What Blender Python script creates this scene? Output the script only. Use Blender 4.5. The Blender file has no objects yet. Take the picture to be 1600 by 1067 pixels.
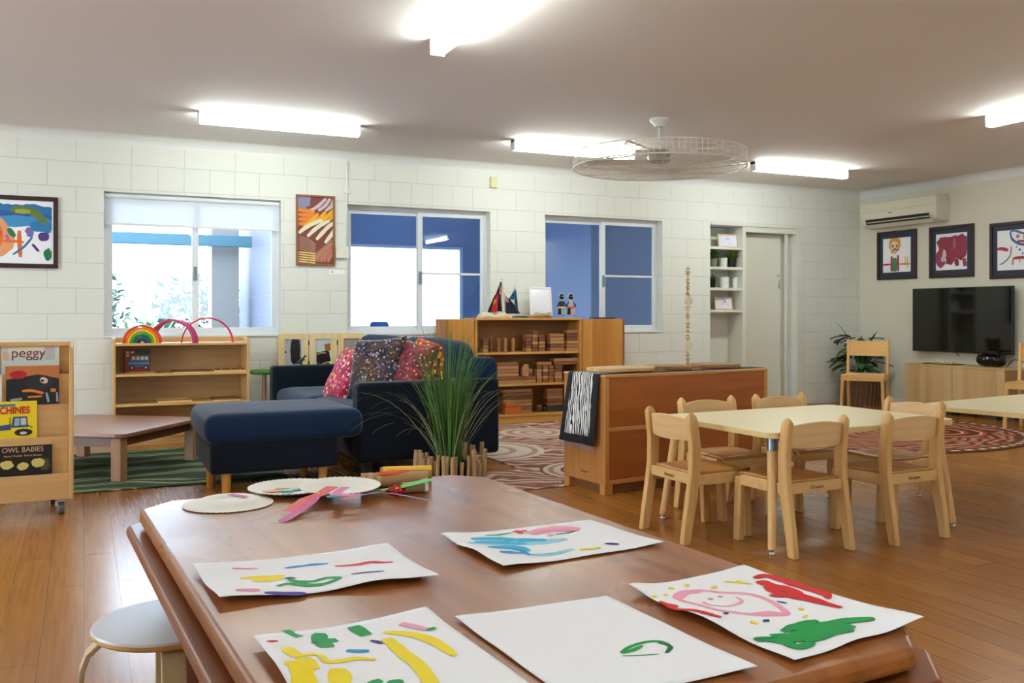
import bpy, bmesh, math, random
from mathutils import Vector, Matrix, noise
random.seed(7)
PI = math.pi
scene = bpy.context.scene
COL = scene.collection

# ------------------------------------------------------------------ camera
# The room's axes: +X runs along the window wall, +Y runs towards it.
EYE = 1.05; FPX = 1417.0; HOR = 492.0; SY = 0.4272; CY = 0.9042
cam_d = bpy.data.cameras.new('camera'); cam = bpy.data.objects.new('camera', cam_d); COL.objects.link(cam)
cam.location = (0, 0, EYE); cam.rotation_euler = (PI/2, 0, -math.asin(SY))
cam_d.lens = FPX/1600*36; cam_d.sensor_width = 36; cam_d.shift_y = -(533.5-HOR)/1600
cam_d.clip_start = .05; cam_d.clip_end = 200
scene.camera = cam
# ------------------------------------------------------------------ world + exposure
w = bpy.data.worlds.new('sky'); scene.world = w; w.use_nodes = True
wn = w.node_tree; bgn = wn.nodes['Background']
bgn.inputs[0].default_value = (0.73, 0.86, 1.0, 1); bgn.inputs[1].default_value = 8.0
vs = scene.view_settings
vs.view_transform = 'Standard'; vs.look = 'None'; vs.exposure = 0.72; vs.gamma = 1.0; vs.use_curve_mapping = False
LAMP = 24.0

# ------------------------------------------------------------------ measuring helpers
def spot(px, py, z=0.0):
    "point of the horizontal plane at height z seen at this pixel of the photograph"
    Z = (EYE-z)*FPX/(py-HOR); l = (px-800)/FPX*Z
    return Vector((SY*Z+CY*l, CY*Z-SY*l, z))
def wally(px, py, Y):
    l = (px-800)/FPX; Z = Y/(CY-SY*l); return Vector((SY*Z+CY*l*Z, Y, EYE-(py-HOR)/FPX*Z))
def wallx(px, py, X):
    l = (px-800)/FPX; Z = X/(SY+CY*l); return Vector((X, CY*Z-SY*l*Z, EYE-(py-HOR)/FPX*Z))

# ------------------------------------------------------------------ materials
def lin(h):
    h = h.lstrip('#'); o = []
    for i in (0, 2, 4):
        c = int(h[i:i+2], 16)/255; o.append(c/12.92 if c <= .04045 else ((c+.055)/1.055)**2.4)
    return (*o, 1)
MATS = {}
def mat(name, col='#cccccc', rough=.5, metal=0, spec=.5, sheen=0, coat=0, emit=0, bump=0, bscale=40, alpha=None):
    if name in MATS: return MATS[name]
    m = bpy.data.materials.new(name); m.use_nodes = True; nt = m.node_tree; b = nt.nodes['Principled BSDF']
    c = lin(col) if isinstance(col, str) else col
    b.inputs['Base Color'].default_value = c; b.inputs['Roughness'].default_value = rough
    b.inputs['Metallic'].default_value = metal; b.inputs['Specular IOR Level'].default_value = spec
    b.inputs['Sheen Weight'].default_value = sheen; b.inputs['Coat Weight'].default_value = coat
    if emit:
        b.inputs['Emission Color'].default_value = c; b.inputs['Emission Strength'].default_value = emit
    if bump:
        n = nt.nodes.new('ShaderNodeTexNoise'); n.inputs['Scale'].default_value = bscale
        n.inputs['Detail'].default_value = 3
        tc = nt.nodes.new('ShaderNodeTexCoord'); nt.links.new(tc.outputs['Object'], n.inputs['Vector'])
        bp = nt.nodes.new('ShaderNodeBump'); bp.inputs['Strength'].default_value = bump; bp.inputs['Distance'].default_value = .01
        nt.links.new(n.outputs['Fac'], bp.inputs['Height']); nt.links.new(bp.outputs['Normal'], b.inputs['Normal'])
    MATS[name] = m; return m
def ramp(nt, fac, stops, interp='LINEAR'):
    r = nt.nodes.new('ShaderNodeValToRGB'); r.color_ramp.interpolation = interp
    el = r.color_ramp.elements
    el[0].position = stops[0][0]; el[0].color = lin(stops[0][1]); el[1].position = stops[-1][0]; el[1].color = lin(stops[-1][1])
    for p, c in stops[1:-1]:
        e = el.new(p); e.color = lin(c)
    nt.links.new(fac, r.inputs[0]); return r.outputs[0]
def coords(nt, scale=(1,1,1), rot=(0,0,0), loc=(0,0,0), kind='Object'):
    tc = nt.nodes.new('ShaderNodeTexCoord'); mp = nt.nodes.new('ShaderNodeMapping')
    mp.inputs['Scale'].default_value = scale; mp.inputs['Rotation'].default_value = rot; mp.inputs['Location'].default_value = loc
    nt.links.new(tc.outputs[kind], mp.inputs[0]); return mp.outputs[0]
def tnoise(nt, vec, scale, detail=3, dist=0):
    n = nt.nodes.new('ShaderNodeTexNoise'); n.inputs['Scale'].default_value = scale; n.inputs['Detail'].default_value = detail
    n.inputs['Distortion'].default_value = dist; nt.links.new(vec, n.inputs['Vector']); return n.outputs['Fac']
def mixc(nt, f, a, b, mode='MIX'):
    m = nt.nodes.new('ShaderNodeMix'); m.data_type = 'RGBA'; m.blend_type = mode
    for s, v in ((0, f), (6, a), (7, b)):
        if isinstance(v, (int, float)): m.inputs[s].default_value = v
        elif isinstance(v, str): m.inputs[s].default_value = lin(v)
        elif isinstance(v, tuple): m.inputs[s].default_value = v
        else: nt.links.new(v, m.inputs[s])
    return m.outputs[2]
def mth(nt, op, a, b=0.0, c=None):
    m = nt.nodes.new('ShaderNodeMath'); m.operation = op
    for i, v in enumerate((a, b, c)):
        if v is None: continue
        if isinstance(v, (int, float)): m.inputs[i].default_value = v
        else: nt.links.new(v, m.inputs[i])
    return m.outputs[0]
def setbump(nt, h, st=.3, d=.01):
    bp = nt.nodes.new('ShaderNodeBump'); bp.inputs['Strength'].default_value = st; bp.inputs['Distance'].default_value = d
    nt.links.new(h, bp.inputs['Height']); nt.links.new(bp.outputs['Normal'], nt.nodes['Principled BSDF'].inputs['Normal'])
def wood(name, c1, c2, axis='x', rough=.4, scale=1.0, coat=0, spec=.5, bump=.04):
    "grain runs along the given axis"
    if name in MATS: return MATS[name]
    m = mat(name, c1, rough, coat=coat, spec=spec); nt = m.node_tree
    s = {'x': (1.2, 14, 14), 'y': (14, 1.2, 14), 'z': (14, 14, 1.2)}[axis]
    v = coords(nt, tuple(k*scale for k in s))
    f = tnoise(nt, v, 2.0, 4, .4); f2 = tnoise(nt, coords(nt, (1.5,1.5,1.5)), 1.4, 2)
    c = ramp(nt, f, [(.3, c2), (.62, c1)]); c = mixc(nt, .25, c, mixc(nt, f2, c1, c2))
    nt.links.new(c, nt.nodes['Principled BSDF'].inputs['Base Color']); 
    if bump: setbump(nt, f, bump, .002)
    return m

# ------------------------------------------------------------------ mesh builder
class MB:
    def __init__(s): s.v = []; s.f = []; s.mi = []; s.ms = []; s.cm = 0; s.M = None
    def use(s, m):
        if m not in s.ms: s.ms.append(m)
        s.cm = s.ms.index(m); return s
    def pv(s, p):
        p = Vector(p)
        if s.M is not None: p = s.M @ p
        s.v.append(p); return len(s.v)-1
    def face(s, idx): s.f.append(tuple(idx)); s.mi.append(s.cm)
    def poly(s, pts): s.face([s.pv(p) for p in pts])
    def box(s, x0, x1, y0, y1, z0, z1):
        if x0 > x1: x0, x1 = x1, x0
        if y0 > y1: y0, y1 = y1, y0
        if z0 > z1: z0, z1 = z1, z0
        a = [s.pv(p) for p in ((x0,y0,z0),(x1,y0,z0),(x1,y1,z0),(x0,y1,z0),(x0,y0,z1),(x1,y0,z1),(x1,y1,z1),(x0,y1,z1))]
        for q in ((0,3,2,1),(4,5,6,7),(0,1,5,4),(1,2,6,5),(2,3,7,6),(3,0,4,7)): s.face([a[i] for i in q])
        return s
    def prism(s, pts, z0, z1, axis='z'):
        def P(a, b, c): return {'z': (a,b,c), 'y': (a,c,b), 'x': (c,a,b)}[axis]
        n = len(pts); lo = [s.pv(P(p[0],p[1],z0)) for p in pts]; hi = [s.pv(P(p[0],p[1],z1)) for p in pts]
        s.face(lo[::-1]); s.face(hi)
        for i in range(n): j = (i+1) % n; s.face((lo[i], lo[j], hi[j], hi[i]))
        return s
    def loft(s, rings, cap=True, closed=True):
        R = [[s.pv(p) for p in r] for r in rings]; n = len(R[0])
        for a, b in zip(R, R[1:]):
            for i in range(n if closed else n-1):
                j = (i+1) % n; s.face((a[i], a[j], b[j], b[i]))
        if cap and closed: s.face(R[0][::-1]); s.face(R[-1])
        return s
    def tube(s, path, r, seg=8, flat=None):
        path = [Vector(p) for p in path]; n = len(path)
        if isinstance(r, (int, float)): r = [r]*n
        t0 = (path[1]-path[0]).normalized(); up = Vector((0,0,1)) if abs(t0.z) < .9 else Vector((1,0,0))
        u = t0.cross(up).normalized(); rings = []
        for i, p in enumerate(path):
            t = (path[min(i+1,n-1)]-path[max(i-1,0)]).normalized()
            u = (u - t*u.dot(t)).normalized(); v = t.cross(u)
            k = flat or 1
            rings.append([p+u*math.cos(2*PI*j/seg)*r[i]+v*math.sin(2*PI*j/seg)*r[i]*k for j in range(seg)])
        return s.loft(rings)
    def lathe(s, prof, seg=24, c=(0,0,0), cap=True):
        rings = [[(c[0]+r*math.cos(2*PI*j/seg), c[1]+r*math.sin(2*PI*j/seg), c[2]+z) for j in range(seg)] for r, z in prof]
        return s.loft(rings, cap)
    def grid(s, nu, nv, fn):
        g = [[s.pv(fn(i/nu, j/nv)) for j in range(nv+1)] for i in range(nu+1)]
        for i in range(nu):
            for j in range(nv): s.face((g[i][j], g[i+1][j], g[i+1][j+1], g[i][j+1]))
        return s
    def ribbon(s, pts, w, fn, taper=.5, jit=.12, step=.012):
        "paint stroke: pts in sheet metres, fn(x,y)->3D point"
        P = smooth(pts, step); n = len(P)
        prev = None
        for i, p in enumerate(P):
            a = P[max(i-1,0)]; b = P[min(i+1,n-1)]; t = (b-a)
            t = t.normalized() if t.length > 1e-9 else Vector((1,0))
            nn = Vector((-t.y, t.x)); q = i/(n-1) if n > 1 else 0
            k = 1-taper*abs(2*q-1)**3 if taper < 1 else max(.04, math.sin(PI*q)**.5)
            k *= 1+jit*1.5*noise.noise(Vector((i*.33, pts[0][0]*50, w*90)))
            m = max(2, int(w/.012)+1)
            row = [s.pv(fn(*(p+nn*w*.5*k*(2*j/m-1)))) for j in range(m+1)]
            if prev:
                for j in range(m): s.face((prev[j], row[j], row[j+1], prev[j+1]))
            prev = row
        return s
    def blob(s, c, rx, ry, fn, rot=0, jit=.15, n=14):
        cs, sn = math.cos(rot), math.sin(rot); ci = s.pv(fn(*c)); ring = []; mid = []
        for i in range(n):
            a = 2*PI*i/n; k = 1+jit*(random.random()*2-1); x, y = rx*k*math.cos(a), ry*k*math.sin(a)
            ring.append(s.pv(fn(c[0]+x*cs-y*sn, c[1]+x*sn+y*cs))); mid.append(s.pv(fn(c[0]+.5*(x*cs-y*sn), c[1]+.5*(x*sn+y*cs))))
        for i in range(n): j = (i+1) % n; s.face((mid[i], ring[i], ring[j], mid[j])); s.face((ci, mid[i], mid[j]))
        return s
    def build(s, name, parent=None, m=None, bevel=0, smooth=False, sub=0, solid=0, loc=None, rot=None, label=None, seg=2, auto=None):
        me = bpy.data.meshes.new(name); me.from_pydata(s.v, [], s.f)
        if m is not None and not s.ms: s.ms = [m]
        for k in s.ms: me.materials.append(k)
        for p, i in zip(me.polygons, s.mi): p.material_index = i
        bm = bmesh.new(); bm.from_mesh(me); bmesh.ops.recalc_face_normals(bm, faces=bm.faces); bm.to_mesh(me); bm.free()
        if smooth:
            for p in me.polygons: p.use_smooth = True
            if auto: me.set_sharp_from_angle(angle=math.radians(auto))
        o = bpy.data.objects.new(name, me); COL.objects.link(o)
        if loc is not None: o.location = loc
        if rot is not None: o.rotation_euler = rot if hasattr(rot, '__len__') else (0,0,rot)
        if parent is not None: o.parent = parent
        if solid:
            md = o.modifiers.new('s', 'SOLIDIFY'); md.thickness = solid; md.offset = 0
        if bevel:
            md = o.modifiers.new('b', 'BEVEL'); md.width = bevel; md.segments = seg; md.limit_method = 'ANGLE'; md.angle_limit = math.radians(40)
        if sub:
            md = o.modifiers.new('d', 'SUBSURF'); md.levels = sub; md.render_levels = sub
        if label: o['label'] = label
        return o
def smooth(pts, step=.012):
    P = [Vector(p) for p in pts]; out = []
    if len(P) == 2: P = [P[0], P[0].lerp(P[1], .5), P[1]]
    for i in range(len(P)-1):
        a = P[max(i-1,0)]; b = P[i]; c = P[i+1]; d = P[min(i+2,len(P)-1)]
        n = max(1, int((c-b).length/step))
        for k in range(n):
            t = k/n; out.append(.5*((2*b)+(c-a)*t+(2*a-5*b+4*c-d)*t*t+(3*b-a-3*c+d)*t**3))
    out.append(P[-1]); return out
def thing(name, label, cat, loc=(0,0,0), rotz=0, group=None):
    o = bpy.data.objects.new(name, None); COL.objects.link(o); o.empty_display_size = .1
    o.location = loc; o.rotation_euler = (0,0,rotz); return tag(o, label, cat, group)
def tag(o, label, cat, group=None, kind=None):
    o['label'] = label; o['category'] = cat
    if group: o['group'] = group
    if kind: o['kind'] = kind
    return o
def struct(o): o['kind'] = 'structure'; return o
def dup(root, loc=None, rotz=None, label=None, group=None):
    def cp(o, parent):
        c = o.copy(); COL.objects.link(c); c.parent = parent
        for ch in o.children: cp(ch, c)
        return c
    r = cp(root, None)
    if loc is not None: r.location = loc
    if rotz is not None: r.rotation_euler = (0,0,rotz)
    if label: r['label'] = label
    if group: r['group'] = group
    return r
def text(body, parent, m, size, mtx, name='lettering', align='CENTER', sx=1, bold=0, shear=0, depth=.0006):
    cu = bpy.data.curves.new('t', 'FONT'); cu.body = body; cu.size = size; cu.align_x = align; cu.align_y = 'CENTER'
    cu.extrude = depth; cu.offset = bold; cu.shear = shear
    t = bpy.data.objects.new('t', cu); COL.objects.link(t)
    bpy.context.view_layer.update(); me = bpy.data.meshes.new_from_object(t)
    bpy.data.objects.remove(t); me.name = name; me.materials.clear(); me.materials.append(m)
    o = bpy.data.objects.new(name, me); COL.objects.link(o); o.parent = parent
    o.matrix_local = mtx @ Matrix.Diagonal((sx,1,1,1)); return o
# text standing upright facing -Y, at (x,y,z)
def up_y(x, y, z, tilt=0): return Matrix.Translation((x,y,z)) @ Matrix.Rotation(PI/2+tilt, 4, 'X')

# ------------------------------------------------------------------ common materials
M_paper = mat('paper', '#f5f7fc', .75, spec=.3)
M_white = mat('white_paint', '#e6e8e6', .45)
M_alu = mat('window_aluminium', '#dfe5e8', .35)
M_black = mat('black_plastic', '#0b0b0c', .35)
M_steel = mat('chrome', '#c8ccd0', .18, metal=1)
M_birch = wood('birch', '#deb878', '#cba061', 'x', .42)
M_birchz = wood('birch_upright', '#dcb67a', '#cda468', 'z', .42)
M_beech = wood('beech', '#dbb273', '#c7985a', 'z', .4)
M_beechx = wood('beech_across', '#dfba7c', '#cda468', 'x', .4)
M_ply = wood('ply_back', '#c9a26a', '#b98f58', 'x', .45)

# walls: painted concrete blocks, measured from the room's own axes
def block_mat(name, col, axis_y=False, lintels=()):
    m = mat(name, col, .55, spec=.35); nt = m.node_tree
    tc = nt.nodes.new('ShaderNodeTexCoord'); sx = nt.nodes.new('ShaderNodeSeparateXYZ'); nt.links.new(tc.outputs['Object'], sx.inputs[0])
    x = sx.outputs[1 if axis_y else 0]; z = sx.outputs[2]
    def bricks(w, off, x0):
        cb = nt.nodes.new('ShaderNodeCombineXYZ'); nt.links.new(mth(nt, 'ADD', x, x0), cb.inputs[0]); nt.links.new(mth(nt, 'ADD', z, -.0235), cb.inputs[1])
        b = nt.nodes.new('ShaderNodeTexBrick'); b.offset = off; b.inputs['Scale'].default_value = 1
        b.inputs['Mortar Size'].default_value = .0035; b.inputs['Mortar Smooth'].default_value = .6
        b.inputs['Brick Width'].default_value = w; b.inputs['Row Height'].default_value = .2075
        nt.links.new(cb.outputs[0], b.inputs['Vector']); return b.outputs['Fac']
    f = bricks(.42, .5, .056)
    for (a, b_) in lintels:
        k = mth(nt, 'MULTIPLY', mth(nt, 'MULTIPLY', mth(nt, 'GREATER_THAN', x, a), mth(nt, 'LESS_THAN', x, b_)), mth(nt, 'MULTIPLY', mth(nt, 'GREATER_THAN', z, 2.0), mth(nt, 'LESS_THAN', z, 2.306)))
        g = bricks(.21, 0, -a)
        f = mth(nt, 'ADD', mth(nt, 'MULTIPLY', f, mth(nt, 'SUBTRACT', 1, k)), mth(nt, 'MULTIPLY', g, k))
    n = tnoise(nt, tc.outputs['Object'], 35, 4)
    c = mixc(nt, mth(nt, 'MULTIPLY', f, .27), col, '#7d827c')
    nt.links.new(c, nt.nodes['Principled BSDF'].inputs['Base Color'])
    setbump(nt, mth(nt, 'SUBTRACT', mth(nt, 'MULTIPLY', n, .12), f), .5, .006)
    return m
M_block = block_mat('white_blockwork', '#e3e6de', lintels=((.15,1.6),(2.2,3.65),(4.25,5.7)))
M_plaster = mat('plaster_wall', '#dcd9c8', .7, bump=.05, bscale=25)
M_ceiling = mat('ceiling_paint', '#e6e3e0', .75, bump=0, bscale=12)

# floor planks
M_floor = mat('plank_floor', '#9a6534', .30, spec=.7); nt = M_floor.node_tree
v = coords(nt, rot=(0,0,PI/2))
bk = nt.nodes.new('ShaderNodeTexBrick'); bk.offset = .37; bk.inputs['Scale'].default_value = 1
bk.inputs['Brick Width'].default_value = 1.3; bk.inputs['Row Height'].default_value = .125; bk.inputs['Mortar Size'].default_value = .0016
bk.inputs['Color1'].default_value = (0,0,0,1); bk.inputs['Color2'].default_value = (1,1,1,1); bk.inputs['Mortar'].default_value = (.5,.5,.5,1); bk.inputs['Bias'].default_value = 0
nt.links.new(v, bk.inputs['Vector'])
g1 = tnoise(nt, coords(nt, (26, 1.0, 1)), 2.5, 5, .35)
base = ramp(nt, g1, [(.25, '#8c5420'), (.5, '#9f652b'), (.75, '#b07636')])
c = mixc(nt, .35, base, mixc(nt, bk.outputs['Color'], '#85501f', '#ad7431'), 'MIX')
c = mixc(nt, mth(nt, 'MULTIPLY', bk.outputs['Fac'], .6), c, '#4a2a12')
nt.links.new(c, nt.nodes['Principled BSDF'].inputs['Base Color'])
setbump(nt, mth(nt, 'SUBTRACT', 1, bk.outputs['Fac']), .15, .002)
rr = mth(nt, 'ADD', mth(nt, 'MULTIPLY', g1, .05), .225); nt.links.new(rr, nt.nodes['Principled BSDF'].inputs['Roughness'])

# ------------------------------------------------------------------ room shell
WY = 8.23; WX = 8.61; CH = 2.55; XL = -4.6; YB = -3.4
W1 = (.154, 1.60, .872, 2.075); W2 = (2.205, 3.65, .872, 2.075); W3 = (4.262, 5.70, .872, 2.075)
RC = (6.342, 7.68, 0.0, 2.06)
struct(MB().box(XL, WX, YB, WY+.2, -.1, 0).build('floor', m=M_floor))
struct(MB().box(XL-.2, WX+.2, YB-.2, WY+.2, CH, CH+.12).build('ceiling', m=M_ceiling))
def wall_y(name, y0, y1, x0, x1, z1, holes, m):
    b = MB(); xs = x0
    for (a, c, lo, hi) in holes:
        b.box(xs, a, y0, y1, 0, z1)
        if lo > 0: b.box(a, c, y0, y1, 0, lo)
        b.box(a, c, y0, y1, hi, z1); xs = c
    b.box(xs, x1, y0, y1, 0, z1)
    return struct(b.build(name, m=m))
wall_y('wall_back', WY, WY+.2, XL-.2, WX+.2, CH, [W1, W2, W3, RC], M_block)
struct(MB().box(WX, WX+.2, YB-.2, WY, 0, CH).build('wall_right', m=M_plaster))
# openings added out of view in the left and front walls to admit daylight
b = MB(); b.box(XL-.2, XL, YB, 3.4, 0, CH); b.box(XL-.2, XL, 3.4, 5.4, 2.15, CH); b.box(XL-.2, XL, 5.4, WY, 0, CH)
struct(b.build('wall_left', m=M_plaster))
wall_y('wall_front', YB-.2, YB, XL-.2, WX+.2, CH, [(1.0, 2.4, .9, 2.0)], M_plaster)
# coved cornices
def cove(n=6, r=.085):
    return [(0,0), (0,-r)] + [(r-r*math.cos(PI/2*i/n)+0.0, -r+r*math.sin(PI/2*i/n)) for i in range(1, n)] + [(r,0)]
pf = cove()
struct(MB().prism([(WY-a, CH+b_) for a, b_ in pf], XL, WX, 'x').build('trim_1', m=M_white))
struct(MB().prism([(WX-a, CH+b_) for a, b_ in pf], YB, WY-.001, 'y').build('trim_2', m=M_white))
# low skirting on the plaster wall
struct(MB().box(WX-.015, WX, YB, WY, 0, .07).build('baseboard_right', m=M_white, bevel=.004))

# glass
def glassmat(name='window_glass', tint=(.93,.97,1,1), r=.02):
    m = bpy.data.materials.new(name); m.use_nodes = True; nt = m.node_tree; nt.nodes.clear()
    o = nt.nodes.new('ShaderNodeOutputMaterial'); mx = nt.nodes.new('ShaderNodeMixShader'); t = nt.nodes.new('ShaderNodeBsdfTransparent')
    g = nt.nodes.new('ShaderNodeBsdfGlossy'); fr = nt.nodes.new('ShaderNodeFresnel'); fr.inputs[0].default_value = 1.5
    t.inputs[0].default_value = tint; g.inputs['Roughness'].default_value = r
    nt.links.new(fr.outputs[0], mx.inputs[0]); nt.links.new(t.outputs[0], mx.inputs[1]); nt.links.new(g.outputs[0], mx.inputs[2]); nt.links.new(mx.outputs[0], o.inputs[0])
    return m
M_glass = glassmat()
def window(idx, W, bars=False, bar_z=None, xm=None):
    x0, x1, z0, z1 = W; yf = WY+.09; fw = .035; xm = xm or (x0+x1)/2
    root = MB(); root.box(x0, x1, yf, yf+.05, z0, z0+fw).box(x0, x1, yf, yf+.05, z1-fw, z1).box(x0, x0+fw, yf, yf+.05, z0+fw, z1-fw).box(x1-fw, x1, yf, yf+.05, z0+fw, z1-fw)
    root.box(x0, x1, WY-.012, yf, z0-.012, z0+.004)
    r = struct(root.build('window_%d' % idx, m=M_alu, bevel=.003))
    for k, (a, c, yy) in enumerate(((x0+fw, xm+.025, yf+.028), (xm-.025, x1-fw, yf+.004))):
        s = MB(); t = .032
        s.box(a, c, yy, yy+.018, z0+fw, z0+fw+t).box(a, c, yy, yy+.018, z1-fw-t, z1-fw)
        s.box(a, a+t+(.02 if k else 0), yy, yy+.018, z0+fw+t, z1-fw-t).box(c-t-(0 if k else .02), c, yy, yy+.018, z0+fw+t, z1-fw-t)
        if bars and k == 1: s.box(a+t, c-t, yy+.001, yy+.015, bar_z-.011, bar_z+.011)
        sh = s.build('sash', r, M_alu, bevel=.002)
        MB().box(a+t, c-t, yy+.008, yy+.012, z0+fw+t, z1-fw-t).build('glass', sh, M_glass)
    h = MB().box(xm-.014, xm+.014, yf-.012, yf+.004, 1.35, 1.47); h.build('latch', r, mat('latch_grey', '#7b8a94', .4), bevel=.003)
    return r
window(1, W1, xm=wally(305,400,WY+.1).x); window(2, W2, True, wally(700,428,WY+.1).z, xm=wally(656,400,WY+.1).x); window(3, W3, True, wally(985,432,WY+.1).z, xm=wally(942,400,WY+.1).x)
# inner sill ledges
for i, W in enumerate((W1, W2, W3)):
    pass
# roller blind in the first window
bl = thing('roller_blind', 'white roller blind partly lowered in the left window', 'blind', (W1[0]+.01, WY+.045, 1.80))
M_bl = mat('blind_fabric', '#dfe6ea', .7); _n = M_bl.node_tree; _t = _n.nodes.new('ShaderNodeBsdfTranslucent'); _t.inputs[0].default_value = (.75,.8,.88,1)
_m = _n.nodes.new('ShaderNodeMixShader'); _m.inputs[0].default_value = .22; _n.links.new(_n.nodes['Principled BSDF'].outputs[0], _m.inputs[1]); _n.links.new(_t.outputs[0], _m.inputs[2]); _n.links.new(_m.outputs[0], _n.nodes['Material Output'].inputs[0])
MB().poly([(0,0,.02),(W1[1]-W1[0]-.02,0,.02),(W1[1]-W1[0]-.02,0,.235),(0,0,.235)])
_b = MB(); _b.poly([(0,0,.02),(W1[1]-W1[0]-.02,0,.02),(W1[1]-W1[0]-.02,0,.235),(0,0,.235)]); _b.build('blind_fabric', bl, M_bl)
MB().tube([(0,0,.245), (W1[1]-W1[0]-.02,0,.245)], .02, 12).build('roller_tube', bl, M_white, smooth=True, auto=50)
MB().box(0, W1[1]-W1[0]-.02, -.006, .006, 0, .022).build('bottom_rail', bl, M_white, bevel=.004)

# ------------------------------------------------------------------ recess with shelves and sliding door
M_cream = mat('cream_gloss', '#dedfd2', .4)
x0, x1 = RC[0], RC[1]; xs = wally(1162,400,WY).x; xd = wally(1229,400,WY).x
b = MB(); b.box(x0, xs, WY+.26, WY+.3, 0, 2.06); b.box(x0-.02, x0, WY+.2, WY+.3, 0, 2.06)
struct(b.build('wall_niche', m=M_cream))
b = MB().box(xs-.015, xs+.03, WY-.004, WY+.3, 0, 2.06).box(x1-.09, x1, WY-.015, WY+.3, 0, 2.06).box(xs+.03, x1-.09, WY-.004, WY+.3, 2.0, 2.06).box(xd+.02, xd+.05, WY+.03, WY+.06, 0, 2.0)
struct(b.build('trim_3', m=M_cream, bevel=.003))
struct(MB().box(x0, x1, WY-.02, WY+.0, 2.06, 2.09).build('trim_4', m=M_cream, bevel=.004))
d = struct(MB().box(xs+.035, xd+.02, WY+.12, WY+.16, 0.01, 1.99).build('door_1', m=M_cream, bevel=.003))
struct(MB().box(xd+.02, x1-.09, WY+.2, WY+.24, 0.0, 2.0).build('wall_passage', m=M_cream))
MB().lathe([(.014,0),(.016,.006),(.012,.012)], 14).build('door_lock', d, M_steel, smooth=True, loc=(xd-.03, WY+.115, 1.06+.46), rot=(PI/2,0,0))
k = thing('hanging_key_tag', 'small grey tag hanging at the edge of the white door', 'tag', (xd-.015, WY+.11, 1.36))
MB().box(-.014,.014,-.004,0,0,.06).build('tag_plate', k, mat('grey_tag', '#8ea3a8', .4), bevel=.004)
MB().tube([(0,-.003,.06),(0,-.003,.1)], .002, 6).build('cord', k, M_black)
shz = [wally(1130, y, WY+.01).z for y in (385.5, 417, 449.5, 484)]
ns = MB()
for z in shz: ns.box(x0+.001, xs-.016, WY+.003, WY+.26, z-.03, z)
o = ns.build('niche_shelves', m=M_cream, bevel=.002); tag(o, 'four narrow white shelves built into the wall recess beside the white door', 'shelf')

# ------------------------------------------------------------------ outside the first window
M_conc = mat('patio_concrete', '#8c8f90', .8)
struct(MB().box(-14, 1.9, WY+.2, 26, -.1, 0).build('ground', m=M_conc))
M_out = block_mat('outside_blockwork', '#72706e')
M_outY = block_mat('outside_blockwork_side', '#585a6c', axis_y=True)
BX0, BX1, BY1 = 1.95, 9.2, 12.0
M_blue_cast = mat('blue_cast_wall', '#8799b8', .6)  # blue cast of the daylight, painted into this room's surfaces
b = MB().box(BX0-.12, BX0, WY+.2, BY1+.15, 0, 2.9); struct(b.build('wall_outside', m=M_outY))
pA = wally(331,400,11.2).x; pB = wally(374,400,11.2).x
tag(MB().box(pA, pB, 11.2, 11.55, 0, 2.8).build('verandah_pillar', m=M_out), 'pale block pillar outside seen through the left window', 'pillar')
zf = wally(250,382,11.0).z
fb = MB().box(-5, 1.8, 11.0, 11.08, zf, zf+.13)
tag(fb.build('verandah_beam', m=mat('beam_blue', '#2f5866', .5), bevel=.004), 'blue verandah beam outside the left window', 'beam')
vr = MB().box(-6, 1.8, WY+.2, WY+.55, 2.45, 2.5)
struct(vr.build('ceiling_verandah', m=M_white))
rt = MB().use(M_white).poly([(-.0,8.6,2.6),(.08,8.6,2.6),(.08,11,2.3),(0,11,2.3)])
# planting outside
def leaf_blob(name, c, r, n, size, m, stem=True):
    b = MB(); rnd = random.Random(int(c[0]*977+c[1]*31))
    for i in range(n):
        th = rnd.uniform(0, 2*PI); ph = math.acos(rnd.uniform(-1,1)); rr = rnd.uniform(.45,1)
        p = Vector((math.sin(ph)*math.cos(th)*r[0]*rr, math.sin(ph)*math.sin(th)*r[1]*rr, math.cos(ph)*r[2]*rr))+Vector(c)
        a = Vector((rnd.uniform(-1,1), rnd.uniform(-1,1), rnd.uniform(-.6,1))).normalized(); q = a.cross(Vector((rnd.uniform(-1,1),rnd.uniform(-1,1),1))).normalized()
        s = size*rnd.uniform(.6,1.3)
        b.poly([p-a*s, p+q*s*.38, p+a*s, p-q*s*.38])
    return b
M_leaf = mat('leaf_green', '#2f6a24', .5); M_leaf2 = mat('leaf_pale', '#2f4a34', .5)
gx = [(-2.3,15.5,.95,'broad pale green shrub far left outside the left window'), (-.2,16.4,1.15,'tall pale shrub behind the others outside the left window'), (1.6,14.6,.85,'pale green shrub nearest the block pillar outside')]
for i, (x, y, z, lb) in enumerate(gx):
    t = thing('garden_shrub', lb, 'shrub', (x, y, 0), 0, 'shrubs outside the left window')
    leaf_blob('foliage', (0,0,z), (.95,.7,.85), 1500, .09, M_leaf2).build('foliage', t, M_leaf2)
    MB().tube([(0,0,0),(.03,0,z)], .04, 8).build('stem', t, mat('bark', '#6b5844', .8))
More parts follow.
